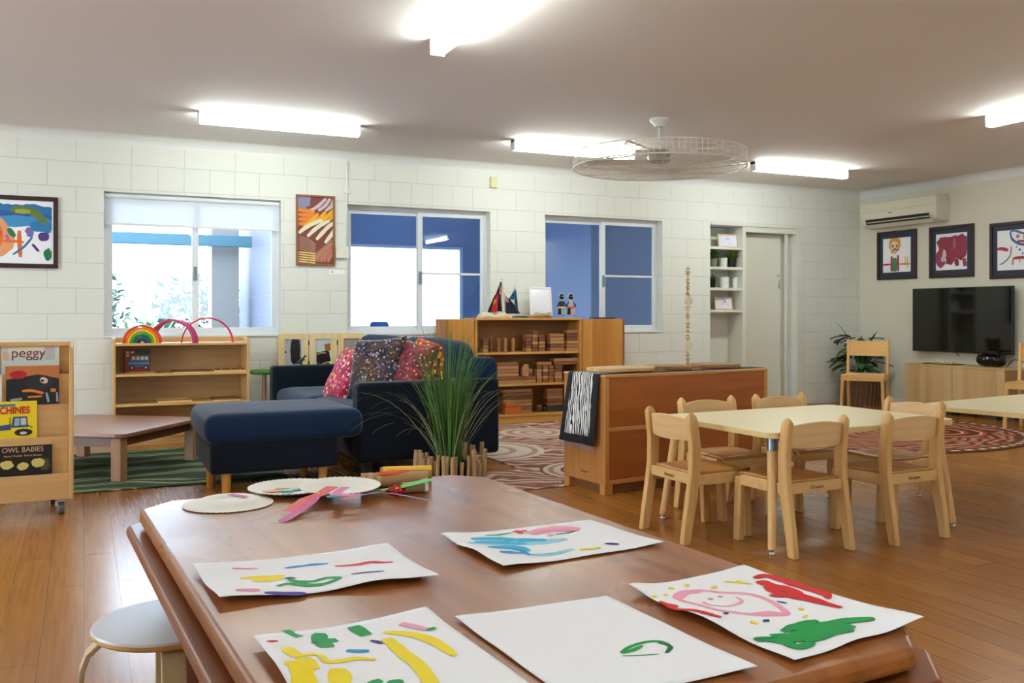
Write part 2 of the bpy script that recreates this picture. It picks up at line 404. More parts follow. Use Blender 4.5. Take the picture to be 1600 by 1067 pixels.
def frond_plant(x, y, z0, n, L, m, wdt=.02, parent=None, seed=1, droop=.6):
    rnd = random.Random(seed); b = MB()
    for i in range(n):
        az = rnd.uniform(0, 2*PI); el = rnd.uniform(.6, 1.35); l = L*rnd.uniform(.6,1); p = Vector((x,y,z0)); prev = None
        d = Vector((math.cos(az)*math.cos(el), math.sin(az)*math.cos(el), math.sin(el))); sd = Vector((-math.sin(az), math.cos(az), 0))
        for k in range(9):
            q = k/8; ww = wdt*math.sin(PI*min(1,.12+q*.88))**.7*.5+.0006
            row = (b.pv(p-sd*ww), b.pv(p+sd*ww))
            if prev: b.face((prev[0], row[0], row[1], prev[1]))
            prev = row; d = (d+Vector((0,0,-droop*.22*(q+.15)))).normalized(); p = p+d*l/8
    return b
t = thing('garden_palm', 'spiky bright green palm outside at the bottom of the left window', 'plant', (*wally(232,520,12.4).xy, 0))
frond_plant(0,0,.25,46,1.0,M_leaf,.07,seed=5).build('fronds', t, M_leaf); MB().tube([(0,0,0),(0,0,.3)], .07, 10).build('trunk', t, MATS['bark'])

# ------------------------------------------------------------------ room behind windows two and three, blue light put into its colours
bw0 = wally(545,400,BY1).x-.3; bw1 = wally(723,400,BY1).x; bz0 = .55; bz1 = wally(650,384,BY1).z
struct(MB().box(BX0-.12, BX1, WY+.2, BY1+.15, -.1, 0).build('floor_bluelit_room', m=mat('blue_cast_floor', '#6b7a90', .5)))
struct(MB().box(BX0-.12, BX1, WY+.2, BY1+.15, 2.6, 2.7).build('ceiling_bluelit_room', m=mat('blue_cast_ceiling', '#a9c6e8', .7)))
wall_y('wall_bluelit_far', BY1, BY1+.15, BX0, BX1, 2.6, [(bw0, bw1, bz0, bz1)], M_blue_cast)
struct(MB().box(BX1, BX1+.1, WY+.2, BY1+.15, 0, 2.6).build('wall_bluelit_right', m=M_blue_cast))
struct(MB().box(BX0, BX0+.02, WY+.2, BY1, 0, 2.6).build('wall_bluelit_left', m=M_blue_cast))
px_ = wally(900,400,10.6).x
struct(MB().box(px_, px_+.1, 10.2, BY1, 0, 2.6).build('wall_bluelit_partition', m=M_blue_cast))
fr = MB().box(bw0, bw1, BY1+.02, BY1+.07, bz0, bz0+.05).box(bw0, bw1, BY1+.02, BY1+.07, bz1-.04, bz1).box(bw1-.04, bw1, BY1+.02, BY1+.07, bz0+.05, bz1-.04).box(bw0, bw0+.04, BY1+.02, BY1+.07, bz0+.05, bz1-.04).box(bw0, bw1, BY1+.03, BY1+.05, .87, .9)
struct(fr.build('window_4', m=M_alu))
ch = thing('blue_armchair', 'back of a bright blue chair in the room behind the middle window', 'chair', (wally(594,500,10.2).x, 10.2, 0))
MB().box(-.12,.10,-.05,.05,.45,.975).build('backrest', ch, mat('bright_blue_fabric', '#2f78c8', .8), bevel=.04, smooth=True, seg=4)
MB().box(-.2,.2,-.4,.04,.38,.45).build('seat', ch, MATS['bright_blue_fabric'], bevel=.02)
for sx in (-.17,.17):
    for sy in (-.36,0): MB().tube([(sx,sy,0),(sx,sy,.39)], .014, 8).build('leg', ch, M_black)

# ------------------------------------------------------------------ ceiling lamps
M_tube = mat('lit_diffuser', '#f8fff8', .4, emit=LAMP)
lamp_specs = [((.76,7.02),(1.98,7.02),'white batten light above the left window'), ((1.74,4.64),(1.74,3.42),'white batten light pointing away at the top centre of the ceiling'),
  ((3.32,7.02),(4.54,7.02),'white batten light half behind the caged fan'), ((5.92,7.02),(7.14,7.02),'white batten light between the fan and the right wall'),
  ((6.16,4.64),(6.16,3.42),'white batten light at the right edge of the ceiling')]
hidden = [((-2.2,4.4),(-2.2,3.2),'batten light to the left of the picture, level with the sofa'), ((1.74,.9),(1.74,-.3),'batten light directly above the craft table, over the viewer'), ((6.16,.9),(6.16,-.3),'batten light mirrored in the right pane of the middle window'), ((-2.2,.4),(-2.2,-.8),'batten light behind and to the left of the viewer'), ((-2.6,7.02),(-1.4,7.02),'batten light by the window wall beyond the left edge'), ((8.1,.5),(8.1,-.7),'batten light mirrored in the window nearest the white door')]
for (a, c, lb) in lamp_specs + hidden:
    L = math.hypot(c[0]-a[0], c[1]-a[1]); ang = math.atan2(c[1]-a[1], c[0]-a[0])
    t = thing('batten_light', lb, 'ceiling light', ((a[0]+c[0])/2, (a[1]+c[1])/2, CH), ang, 'batten lights on the ceiling')
    h = L/2
    MB().box(-h, h, -.032, .032, -.028, 0).build('housing', t, M_white, bevel=.003)
    MB().prism([(-.04,-.03),(-.034,-.088),(.034,-.088),(.04,-.03)], -h+.012, h-.012, 'x').build('diffuser', t, M_tube, bevel=.008)
    for s in (-1, 1): MB().box(s*(h-.012), s*h, -.042, .042, -.092, 0).build('end_cap', t, M_white, bevel=.003)
# ================================================================== FURNITURE
# ---------------------------------------------------------------- foreground craft table
M_tab = wood('craft_table_top', '#a8672f', '#80461a', 'y', .34, .5, spec=.45, coat=0, bump=0)
M_tabe = wood('craft_table_edge', '#8f4d20', '#6a3210', 'y', .33, .5)
nt = M_tab.node_tree; bs = nt.nodes['Principled BSDF']; bs.inputs['Coat Roughness'].default_value = .38
n1 = tnoise(nt, coords(nt, (3,3,3)), 1.2, 1); rg = ramp(nt, n1, [(.3,'#8a8a8a'),(.7,'#9c9c9c')]); sp = nt.nodes.new('ShaderNodeSeparateColor'); nt.links.new(rg, sp.inputs[0]); nt.links.new(sp.outputs[0], bs.inputs['Roughness'])
n2 = tnoise(nt, coords(nt, (1,.6,1)), 5, 1, 0); sc = ramp(nt, n2, [(.25,'#000000'),(.9,'#ffffff')])
bsrc = bs.inputs['Base Color'].links[0].from_socket; cc = mixc(nt, mth(nt,'MULTIPLY',sc,.25), bsrc, '#5d3c30'); nt.links.new(cc, bs.inputs['Base Color'])
TH = .52
TT = thing('craft_table', 'large orange-brown wooden table with cut corners in the foreground', 'table', (.712, 1.897, 0), math.radians(3.3))
def octa(hx, hy, c): return [(-hx+c,-hy),(hx-c,-hy),(hx,-hy+c),(hx,hy-c),(hx-c,hy),(-hx+c,hy),(-hx,hy-c),(-hx,-hy+c)]
MB().prism(octa(.53,.893,.09), TH-.038, TH).build('tabletop', TT, M_tab, bevel=.012, seg=4)
MB().prism(octa(.56,.923,.095), TH-.078, TH-.046).build('lower_rim', TT, M_tabe, bevel=.011, seg=4)
MB().prism(octa(.48,.84,.08), TH-.12, TH-.036).build('apron', TT, M_tabe)
for sx in (-1,1):
    for sy in (-1,1): MB().box(sx*.42-.035, sx*.42+.035, sy*.76-.035, sy*.76+.035, 0, TH-.12).build('leg', TT, M_tabe, bevel=.006)

# ---------------------------------------------------------------- stool under its left edge
M_bent = wood('bent_birch', '#ddc9a0', '#ccb588', 'z', .4)
st = thing('low_stool', 'round white-topped bentwood stool tucked under the craft table', 'stool', (.185, 2.285, 0), .4)
MB().lathe([(.0,.312),(.165,.312),(.172,.318),(.172,.326)], 48).build('seat', st, M_birch, smooth=True, auto=40)
MB().lathe([(.0,.3255),(.172,.3255),(.169,.331),(0,.331)], 48).build('seat_top', st, mat('stool_laminate', '#dfe3e8', .3), smooth=True, auto=30)
for k in range(4):
    a = PI/4+PI/2*k+.35; b = MB(); b.M = Matrix.Rotation(a, 4, 'Z'); rings = []
    path = [(.02,.307),(.11,.306),(.15,.298),(.176,.275),(.188,.24),(.196,.15),(.202,0)]
    for i,(r_,z_) in enumerate(path):
        q0 = Vector(path[max(i-1,0)]); q1 = Vector(path[min(i+1,len(path)-1)]); tg = (q1-q0).normalized(); nn = Vector((tg.y,-tg.x))*.006
        rings.append([(r_-nn.x,-.026,z_-nn.y),(r_-nn.x,.026,z_-nn.y),(r_+nn.x,.026,z_+nn.y),(r_+nn.x,-.026,z_+nn.y)])
    b.loft(rings).build('leg', st, M_bent, bevel=.003, smooth=True, auto=35)

# ---------------------------------------------------------------- cream table and small chairs
M_cream_top = mat('cream_laminate', '#efe2b8', .32); M_cream_edge = wood('pale_edge', '#e2c98f', '#d8bb7c', 'x', .4)
def roundrect(hx, hy, r, n=6):
    P = []
    for cx, cy, a0 in ((hx-r,hy-r,0),(-hx+r,hy-r,PI/2),(-hx+r,-hy+r,PI),(hx-r,-hy+r,1.5*PI)):
        for i in range(n+1): a = a0+PI/2*i/n; P.append((cx+r*math.cos(a), cy+r*math.sin(a)))
    return P
def kid_table(lb, loc, rz, hx, hy, h=.535):
    t = thing('activity_table', lb, 'table', loc, rz, 'cream activity tables')
    MB().prism(roundrect(hx,hy,.05), h-.003, h).build('tabletop', t, M_cream_top)
    MB().prism(roundrect(hx+.001,hy+.001,.05), h-.027, h-.003).build('edge_band', t, M_cream_edge, bevel=.002)
    for sx in (-1,1):
        for sy in (-1,1):
            x, y = sx*(hx-.06), sy*(hy-.06); tx, ty = sx*(hx-.012), sy*(hy-.012)
            l = MB().tube([(x,y,h-.09),(tx,ty,.022)], [.024,.017], 16).build('leg', t, M_beech, smooth=True, auto=50)
            MB().tube([(x-sx*.008,y-sy*.008,h-.028),(x,y,h-.088)], .0245, 16).build('metal_collar', l, mat('grey_collar','#8090a2',.3,metal=.8), smooth=True, auto=50)
            MB().lathe([(.004,.024),(.008,.016),(.016,.008),(.016,0)], 14, (tx,ty,0)).build('foot', l, M_steel, smooth=True)
    return t
kid_table('cream rectangular table with the six small chairs around it', (3.30, 3.515, 0), math.radians(1.5), .60, .41)
kid_table('second cream table cut off by the right edge of the picture', (5.02, 3.43, 0), math.radians(8), .62, .41)

M_seat = wood('chair_seat_ply', '#c98f45', '#b97d38', 'y', .38)
def kid_chair():
    t = thing('small_chair', 'x', 'chair', (0,0,0), 0, 'small wooden chairs around the cream table')
    # local: backrest at y=0, chair faces +Y
    hw = .168
    for s in (-1, 1):
        rings = []
        prof = [(-.058,0,.021),(-.043,.10,.024),(-.022,.22,.026),(-.006,.33,.027),(-.004,.44,.027),(-.016,.54,.025),(-.022,.578,.023),(-.024,.594,.017),(-.0245,.602,.006)]
        for y, z, h in prof:
            x0, x1 = s*hw-.016, s*hw+.016; e = .4 if z > .59 else 1
            rings.append([(s*hw-.016*e,y-h,z),(s*hw+.016*e,y-h,z),(s*hw+.016*e,y+h,z),(s*hw-.016*e,y+h,z)])
        MB().loft(rings).build('rear_leg', t, M_beech, bevel=.008, seg=3, smooth=True, auto=50)
        x = s*(hw-.012)
        MB().loft([[(x-.016,y0-.014,z),(x+.016,y0-.014,z),(x+.016,y0+.028,z),(x-.016,y0+.028,z)] for y0,z in ((.300,0),(.288,.30))]).build('front_leg', t, M_beech, bevel=.005, smooth=True, auto=50)
        MB().box(x-.013, x+.013, .02, .278, .262, .312).build('side_rail', t, M_beechx, bevel=.004)
    MB().box(-hw-.002+.016, hw-.014, -.026, -.006, .268, .315).build('rear_rail', t, M_beechx, bevel=.003)
    MB().box(-hw+.02, hw-.02, .296, .314, .265, .312).build('front_rail', t, M_beechx, bevel=.003)
    lg = text('Grocare', t, mat('brand_print','#3a2410',.6), .023, Matrix.Translation((.0,-.0268,.291)) @ Matrix.Rotation(PI/2,4,'X'), 'printed_lettering')
    b = MB()
    def sf(u, v):
        x = (u-.5)*2*(hw-.016); y = -.004+v*.318
        z = .318-.012*math.sin(PI*u)**1.5*(math.sin(PI*min(1,v*1.15))**.8 if v < .87 else 0)-(.012*((v-.9)/.1)**2 if v > .9 else 0)
        return (x,y,z)
    b.grid(14,14,sf); b.build('seat', t, M_seat, solid=.009, smooth=True)
    b = MB(); rings = []
    for i in range(13):
        u = i/12; x = (u-.5)*2*(hw-.012); y = -.008-.030*math.sin(PI*u); h0 = .468-.004*math.sin(PI*u); h1 = .566+.016*math.sin(PI*u)
        rings.append([(x,y-.007,h0),(x,y+.006,h0),(x,y+.004-.008,h1),(x,y-.009-.008,h1)])
    b.loft(rings).build('backrest', t, wood('backrest_ply','#e3c08c','#d6ae76','x',.38), bevel=.003, smooth=True, auto=40)
    return t
c0 = kid_chair()
spots = [((2.545,3.58),-PI/2,'small wooden chair at the left end of the cream table'), ((2.93,3.075),.03,'small wooden chair on the near side, nearest the cream table leg'),
 ((3.505,3.05),0.02,'small wooden chair on the near side at the right end of the cream table'), ((3.10,4.03),PI,'small wooden chair on the far side in front of the brown cabinet'),
 ((3.61,4.03),PI,'small wooden chair on the far side, just right of the brown cabinet'), ((4.00,3.47),PI/2,'small wooden chair at the right end of the cream table, its backrest behind another chair')]
for i,(p,rz,lb) in enumerate(spots):
    c = c0 if i == 0 else dup(c0)
    c.location = (*p,0); c.rotation_euler = (0,0,rz); c['label'] = lb

# ---------------------------------------------------------------- full-size wooden chairs by the far wall
def big_chair(lb, loc, rz):
    t = thing('wooden_chair', lb, 'chair', loc, rz, 'taller pale wooden chairs')
    hw = .195; M = wood('warm_birch','#e0b46c','#d0a05a','z',.4); Mx = wood('warm_birch_across','#e0b46c','#d0a05a','x',.4)
    for s in (-1,1):
        MB().loft([[(s*hw-.014,y-.016,z),(s*hw+.014,y-.016,z),(s*hw+.014,y+.016,z),(s*hw-.014,y+.016,z)] for y,z in ((.06,0),(.0,.42),(.035,.79))]).build('rear_leg', t, M, bevel=.005)
        MB().loft([[(s*x-.015,y-.016,z),(s*x+.015,y-.016,z),(s*x+.015,y+.016,z),(s*x-.015,y+.016,z)] for x,y,z in ((hw+.012,-.40,0),(hw-.005,-.385,.405))]).build('front_leg', t, M, bevel=.005)
        MB().box(s*hw-.012, s*hw+.012, -.38, .0, .375, .42).build('side_rail', t, M, bevel=.003)
    MB().box(-hw-.012, hw+.012, -.405, -.383, .375, .425).build('front_rail', t, Mx, bevel=.003)
    MB().prism([(-hw-.012,-.40),(hw+.012,-.40),(hw-.01,.0),(-hw+.01,.0)], .425, .437).build('seat', t, Mx, bevel=.004)
    b = MB(); b.loft([[(x,.018+.0-.03*math.cos(PI*x/.43)*-1-.012,z0) for z0 in ()] or [(x,.005+.025*math.sin(PI*(x+hw)/(2*hw)),.615),(x,.015+.025*math.sin(PI*(x+hw)/(2*hw)),.615),(x,.035+.025*math.sin(PI*(x+hw)/(2*hw)),.775),(x,.025+.025*math.sin(PI*(x+hw)/(2*hw)),.775)] for x in [(-hw+2*hw*i/10) for i in range(11)]])
    b.build('backrest', t, Mx, bevel=.003, smooth=True, auto=40)
    return t
def chair_at(px, py, deg):
    p = spot(px, py, .43); q = Matrix.Rotation(math.radians(deg),3,'Z') @ Vector((-.205,-.40,0)); return (p.x-q.x, p.y-q.y, 0), math.radians(deg)
big_chair('pale wooden chair standing in front of the leafy plant in the corner', *chair_at(1314,586,-54))
big_chair('pale wooden chair at the right edge in front of the low cabinet', *chair_at(1570,598,-70))

# ---------------------------------------------------------------- low square coffee table by the bookshelf
M_walnut = wood('coffee_table_wood', '#a27254', '#8c5d42', 'x', .3, .6, spec=.6)
a = math.atan2(.81,.59)-PI/2
t = thing('coffee_table', 'low square brown wooden table on the green rug', 'table', (.10,6.80,.010), a)
MB().prism(roundrect(.50,.49,.05), .272, .300).build('tabletop', t, M_walnut, bevel=.008, seg=3)
MB().box(-.44,.44,-.43,-.41,.21,.272).box(-.44,.44,.41,.43,.21,.272).box(-.44,-.42,-.41,.41,.21,.272).box(.42,.44,-.41,.41,.21,.272).build('apron', t, wood('coffee_apron','#7a4b2c','#6a3f24','x',.4))
for sx in (-1,1):
    for sy in (-1,1): MB().box(sx*.435-.035, sx*.435+.035, sy*.425-.035, sy*.425+.035, 0, .272).build('leg', t, wood('coffee_leg','#b58a63','#a4774f','z',.4), bevel=.004)

# ---------------------------------------------------------------- sofa
def cloth_mat(name, col, rough=.9, sheen=.25, bump=.12):
    m = mat(name, col, rough, sheen=sheen, spec=.2); nt = m.node_tree
    tc = coords(nt, (1,1,1)); n = tnoise(nt, tc, 260, 2); setbump(nt, n, bump, .002)
    m.node_tree.nodes['Principled BSDF'].inputs['Sheen Roughness'].default_value = .4
    return m
M_navy_shade = cloth_mat('navy_shaded', '#0f1825', sheen=.18); M_navy_lit = cloth_mat('navy_lit', '#142b48', sheen=.22)  # one fabric in two tones: shade painted near-black, window light painted bluer
def puffy(b, x0,x1,y0,y1,z0,z1, e=.25, n=10, bulge=.02):
    "soft cushion box made from superellipsoid rings"
    cx,cy,cz = (x0+x1)/2,(y0+y1)/2,(z0+z1)/2; hx,hy,hz = (x1-x0)/2,(y1-y0)/2,(z1-z0)/2
    def sgn(v, p): return math.copysign(abs(v)**p, v)
    rings = []
    for i in range(n+1):
        ph = -PI/2+PI*i/n; cz_, sz = math.cos(ph), math.sin(ph)
        cz_ = max(cz_, 0.0001)
        rings.append([(cx+hx*sgn(cz_,e*1.2)*sgn(math.cos(2*PI*j/40),e), cy+hy*sgn(cz_,e*1.2)*sgn(math.sin(2*PI*j/40),e), cz+hz*sgn(sz,.75)) for j in range(40)])
    b.loft(rings); return b
RS = Matrix.Translation((1.58,5.63,0)) @ Matrix.Rotation(math.radians(3.4),4,'Z') @ Matrix.Translation((-1.58,-5.63,0))
def RB(pre=None): b = MB(); b.M = RS if pre is None else RS @ pre; return b
so = thing('sofa', 'dark navy fabric corner sofa with pale wooden chaise legs', 'sofa', (0,0,0))
RB().box(1.58,2.60,5.63,5.77,.10,.615).build('armrest', so, M_navy_shade, bevel=.03, seg=4, smooth=True, auto=60)
RB().box(1.56,2.56,7.73,7.87,.10,.62).build('armrest', so, M_navy_shade, bevel=.03, seg=4, smooth=True, auto=60)
RB().box(1.62,2.45,5.77,7.73,.11,.29).build('base', so, M_navy_shade, bevel=.012)
RB().box(2.40,2.60,5.775,7.725,.11,.74).build('back_frame', so, M_navy_shade, bevel=.05, seg=4, smooth=True, auto=60)
for y0,y1 in ((5.78,6.755),(6.76,7.73)):
    puffy(RB(),1.57,2.40,y0,y1,.27,.45,.16).build('seat_cushion', so, M_navy_lit, smooth=True)
    b = MB(); b.M = RS @ Matrix.Translation((2.33,0,.43)) @ Matrix.Rotation(math.radians(10),4,'Y') @ Matrix.Translation((-2.33,0,-.43))
    puffy(b,2.20,2.43,y0-(.06 if y0<6 else 0),y1,.42,.885,.3).build('back_cushion', so, M_navy_lit, smooth=True)
b = MB(); b.M = RS @ Matrix.Translation((2.50,5.70,.0)); puffy(b,-.10,.12,-.02,.16,.56,.76,.35).build('side_roll', so, M_navy_lit, smooth=True)
# chaise part
MB().box(.665,1.42,5.50,6.27,.118,.30).build('chaise_base', so, M_navy_shade, bevel=.02, seg=3, smooth=True, auto=60)
b = MB(); puffy(b,.63,1.578,5.475,6.30,.285,.475,.10,14).build('chaise_cushion', so, M_navy_lit, smooth=True)
M_leg = wood('honey_leg','#d79c4c','#c4873a','z',.4)
for x,y in ((.76,5.55),(.705,5.80),(1.34,5.58),(1.30,5.93)):
    MB().tube([(x,y,.12),(x,y,0)], [.03,.023], 18).build('leg', so, M_leg, smooth=True, auto=50)
for x,y in ((1.66,5.70),(2.37,5.72),(1.66,7.80),(2.5,7.80)):
    RB().box(x-.03,x+.03,y-.03,y+.03,0,.105).build('leg', so, M_black)

# patterned cushions
def dots(name, bg, cols, scale, thr=.32, bands=None, seed=0, stripes=None):
    m = mat(name, bg, .85, sheen=.2, spec=.2); nt = m.node_tree; v = coords(nt, loc=(seed,seed*.7,0))
    vo = nt.nodes.new('ShaderNodeTexVoronoi'); vo.inputs['Scale'].default_value = scale; vo.inputs['Randomness'].default_value = .7; nt.links.new(v, vo.inputs['Vector'])
    m1 = mth(nt,'LESS_THAN', vo.outputs['Distance'], thr)
    sp = nt.nodes.new('ShaderNodeSeparateColor'); nt.links.new(vo.outputs['Color'], sp.inputs[0])
    st = [(i/len(cols), c) for i,c in enumerate(cols)]+[(1.0,cols[-1])]
    dc = ramp(nt, sp.outputs[0], st, 'CONSTANT')
    big = tnoise(nt, v, 5, 2, 1.5)
    b0 = ramp(nt, big, [(i/(len(stripes))*.5+.25, c) for i,c in enumerate(stripes)]+[(.95,stripes[-1])], 'CONSTANT') if stripes else bg
    c = mixc(nt, m1, b0, dc); nt.links.new(c, nt.nodes['Principled BSDF'].inputs['Base Color']); return m
def pillow(lb, loc, rot, w, h, m, d=.13):
    b = MB()
    def sf(sgn):
        def f(u, v):
            x, y = (u-.5)*2, (v-.5)*2
            k = ((1-x**4)*(1-y**4)) if abs(x)<1 and abs(y)<1 else 0
            px = x*w/2*(1-.07*(1-y*y)); py = y*h/2*(1-.07*(1-x*x))
            wr = .006*noise.noise(Vector((x*3+loc[0]*9,y*3,sgn*2+loc[1]*5)))
            return (px, sgn*(d/2*max(k,0)**.45+wr*min(1,k*3)), py)
        return f
    b.grid(18,18,sf(1)); b.grid(18,18,sf(-1))
    me_o = b.build('throw_cushion', None, m, smooth=True, loc=loc, rot=rot)
    bm = bmesh.new(); bm.from_mesh(me_o.data); bmesh.ops.remove_doubles(bm, verts=bm.verts, dist=.0008); bmesh.ops.recalc_face_normals(bm, faces=bm.faces); bm.to_mesh(me_o.data); bm.free()
    for p in me_o.data.polygons: p.use_smooth = True
    return tag(me_o, lb, 'cushion', 'patterned cushions on the sofa')
P1 = dots('crimson_dots', '#a3122e', ['#f0d0c0','#e8a83a','#c77ab8','#f2b8b0','#8a1024'], 26, .36, stripes=['#2a0a16','#9c0f2c','#c01f5a','#8e1230'])
P2 = dots('mauve_dots', '#4d4a66', ['#c8b6cc','#c96a5a','#d9c48a','#8a6aa0','#2b2530','#94506a'], 44, .34, stripes=['#8a7da6','#2a2733','#43404f','#5a4a3a','#6b6f97'], seed=3)
P3 = dots('crimson_lines', '#8d1f33', ['#f0dcd8','#e9d3cf','#b23a50'], 36, .27, stripes=['#7e1830','#a5273c','#6b1a30','#9a3b4a'], seed=6)
P4 = dots('flame_dots', '#c23a1a', ['#f5b416','#e96a1a','#d01c2c','#f2d23a','#3a1030','#5a7a2a'], 27, .5, stripes=['#7a0f22','#c8341a','#4a0f22'], seed=9)
def pil(lb, px, Y, z, rx, ry, rz, w_, h_, m_):
    q = wally(px, 560, Y); return pillow(lb, (q.x, Y, z), (math.radians(-rx),math.radians(ry),math.radians(rz)), w_, h_, m_)
pil('crimson dotted cushion leaning at the left of the row', 541,6.62,.60, 26,4,-82, .44,.44,P1)
pil('mauve and grey patterned cushion with a pointed top corner, in the middle', 588,6.30,.665, 20,-4,-50, .45,.47,P2)
pil('dark red cushion with rows of white dots', 640,6.08,.65, 26,5,-78, .44,.46,P3)
pil('yellow and orange floral cushion at the right, behind the grass', 672,5.99,.665, 22,10,-60, .43,.42,P4)

# kangaroo figurine on the far armrest
kg = thing('kangaroo_figurine', 'small dark kangaroo figurine on the far armrest of the sofa', 'figurine', (wally(471,565,7.80).x,7.80,.622), .1); kg.scale = (.62,.62,.62)
Mk = mat('dark_bronze','#2c2f33',.4)
b = MB(); b.tube([(-.12,0,.014),(-.07,0,.02),(-.035,0,.045),(.0,0,.065),(.028,0,.088),(.042,0,.112),(.06,0,.118),(.078,0,.112)], [.004,.010,.022,.026,.017,.010,.012,.005], 10)
b.build('body', kg, Mk, smooth=True)
for s in (-1,1):
    MB().tube([(-.02,s*.014,.05),(.005,s*.018,.026),(-.02,s*.018,.006),(.02,s*.018,.004)], [.014,.011,.006,.005], 8).build('hind_leg', kg, Mk, smooth=True)
    MB().tube([(.025,s*.012,.082),(.045,s*.014,.062),(.055,s*.014,.066)], [.006,.004,.003], 6).build('foreleg', kg, Mk, smooth=True)
    MB().tube([(.052,s*.005,.122),(.046,s*.009,.145)], [.005,.001], 6).build('ear', kg, Mk, smooth=True)

# small green-topped side table behind the sofa
t = thing('side_table', 'small side table with a round green top at the far end of the sofa', 'side table', (1.40,7.93,0))
MB().lathe([(.11,.545),(.12,.555),(.12,.57),(.11,.578)], 28).build('tabletop', t, mat('green_felt','#3f7a26',.8), smooth=True, auto=40)
MB().tube([(0,0,.55),(0,0,.02)], .02, 12).build('pole', t, MATS['coffee_leg'], smooth=True, auto=50); MB().lathe([(.1,0),(.1,.015),(.03,.03)], 24).build('base', t, MATS['coffee_leg'])

# folding photo screen against the wall
t = thing('photo_screen', 'pale wooden folding screen holding three nature photos behind the sofa', 'screen', (1.545,8.10,0))
def photo_rect(pr, x0,x1,z0,z1,y,kind):
    b = MB()
    f = lambda x,z: (x, y-.0012, z)
    b.use(M_paper if kind!=2 else mat('grey_photo','#a59a8c',.4)).poly([(x0,y,z0),(x1,y,z0),(x1,y,z1),(x0,y,z1)])
    dk = mat('photo_dark','#1c1310',.4); br = mat('photo_brown','#a66a32',.4); gr = mat('photo_grey','#b5b9b4',.4)
    W, H = x1-x0, z1-z0
    if kind == 0:
        b.use(gr).poly([(x0+.005,y-.0006,z0+.005),(x1-.005,y-.0006,z0+.005),(x1-.005,y-.0006,z1-.005),(x0+.005,y-.0006,z1-.005)])
        b.use(dk).ribbon([(x0+W*.62,z1-.002),(x0+W*.60,z0+H*.55),(x0+W*.66,z0+H*.22)], W*.55, f, .35,.1); b.blob((x0+W*.06,z0+H*.6),.008,.01,f)
        b.use(br).ribbon([(x0+.004,z0+.03),(x0+W*.5,z0+.02),(x1-.006,z0+.03)], .035, f,.2,.2)
    elif kind == 1:
        b.use(mat('photo_sky','#c4cfcc',.4)).poly([(x0+.004,y-.0006,z0+H*.5),(x1-.004,y-.0006,z0+H*.5),(x1-.004,y-.0006,z1-.004),(x0+.004,y-.0006,z1-.004)])
        b.use(br).ribbon([(x0+W*.6,z0+H*.72),(x1-.006,z0+H*.75)], H*.22, f,.1,.05)
        b.use(dk).ribbon([(x0+.012,z0+H*.42),(x0+W*.5,z0+H*.42),(x1-.012,z0+H*.46)], H*.36, f,.15,.12); b.ribbon([(x0+.012,z0+H*.15),(x1-.012,z0+H*.15)], H*.18, f,.1,.1)
        b.use(mat('photo_tan','#c49a74',.4)).ribbon([(x0+W*.1,z0+H*.5),(x0+W*.35,z0+H*.56),(x0+W*.7,z0+H*.55)], .012, lambda x,z:(x,y-.002,z),.6,.2); b.ribbon([(x0+W*.4,z0+H*.2),(x0+W*.9,z0+H*.28)], .016, lambda x,z:(x,y-.002,z),.6,.2)
    o = b.build('photograph', pr); return o
xs_ = [0,.272,.53,.79]
for k in range(3):
    a0, a1 = xs_[k]+.004, xs_[k+1]-.004
    b = MB(); zt = .885; b.box(a0,a1,-.012,.012,zt-.05,zt).box(a0,a0+.055,-.012,.012,0,zt-.05).box(a1-.05,a1,-.012,.012,0,zt-.05).box(a0+.055,a1-.05,-.012,.012,.50,.55).box(a0+.055,a1-.05,-.012,.012,.05,.1)
    pn = b.build('panel_frame', t, wood('screen_birch','#ecd6a2','#e0c48c','z',.45), bevel=.002)
    MB().box(a0+.05,a1-.045,.0,.008,.55,zt-.05).build('backing', t, M_ply)
    photo_rect(t, a0+.055, a1-.05, .55, zt-.05, -.002, k)
    if k: 
        for z in (.62,.80): MB().tube([(xs_[k],-.014,z-.02),(xs_[k],-.014,z+.02)], .005, 8).build('hinge', t, M_black)
# ---------------------------------------------------------------- birch shelf under the left window
sh = thing('low_bookshelf', 'low birch bookshelf with open shelves under the left window', 'bookshelf', (0,0,0))
p0 = wally(176,530,7.85); p1 = wally(390,530,7.85); sx0, sx1 = p0.x, p1.x; SY0, SY1 = 7.85, 8.20; ztop = .822
for a0, a1 in ((sx0,sx0+.022),(sx1-.022,sx1)): MB().box(a0,a1,SY0,SY1,0,.862).build('side_panel', sh, M_birchz, bevel=.004)
MB().box(sx0+.022,sx1-.022,SY1-.012,SY1-.002,0,.80).build('back_panel', sh, wood('ply_shade','#c39a5e','#b2884e','x',.45))
MB().box(sx0+.022,sx1-.022,SY1-.022,SY1-.0,.80,.862).build('upstand', sh, M_birch, bevel=.003)
for z in (.09,.335,.575,ztop): MB().box(sx0+.022,sx1-.022,SY0+.002,SY1-.013,z-.02,z).build('shelf' if z<.8 else 'top', sh, M_birch, bevel=.003)
MB().box(sx0+.022,sx1-.022,SY0+.03,SY0+.045,0,.07).build('plinth', sh, M_birch)
def arch(b, r0, r1, n=28):
    for i in range(n):
        a, c = PI*i/n, PI*(i+1)/n
        yield a, c
def arch_obj(name, parent, r0, r1, d, m, loc=None, rot=None):
    b = MB(); n = 32; rings = []
    for i in range(n+1):
        a = PI*i/n; cs, sn = math.cos(a), math.sin(a)
        rings.append([(r0*cs,-d/2,r0*sn),(r1*cs,-d/2,r1*sn),(r1*cs,d/2,r1*sn),(r0*cs,d/2,r0*sn)])
    b.loft(rings); return b.build(name, parent, m, bevel=.0015, seg=1, smooth=True, auto=40, loc=loc, rot=rot)
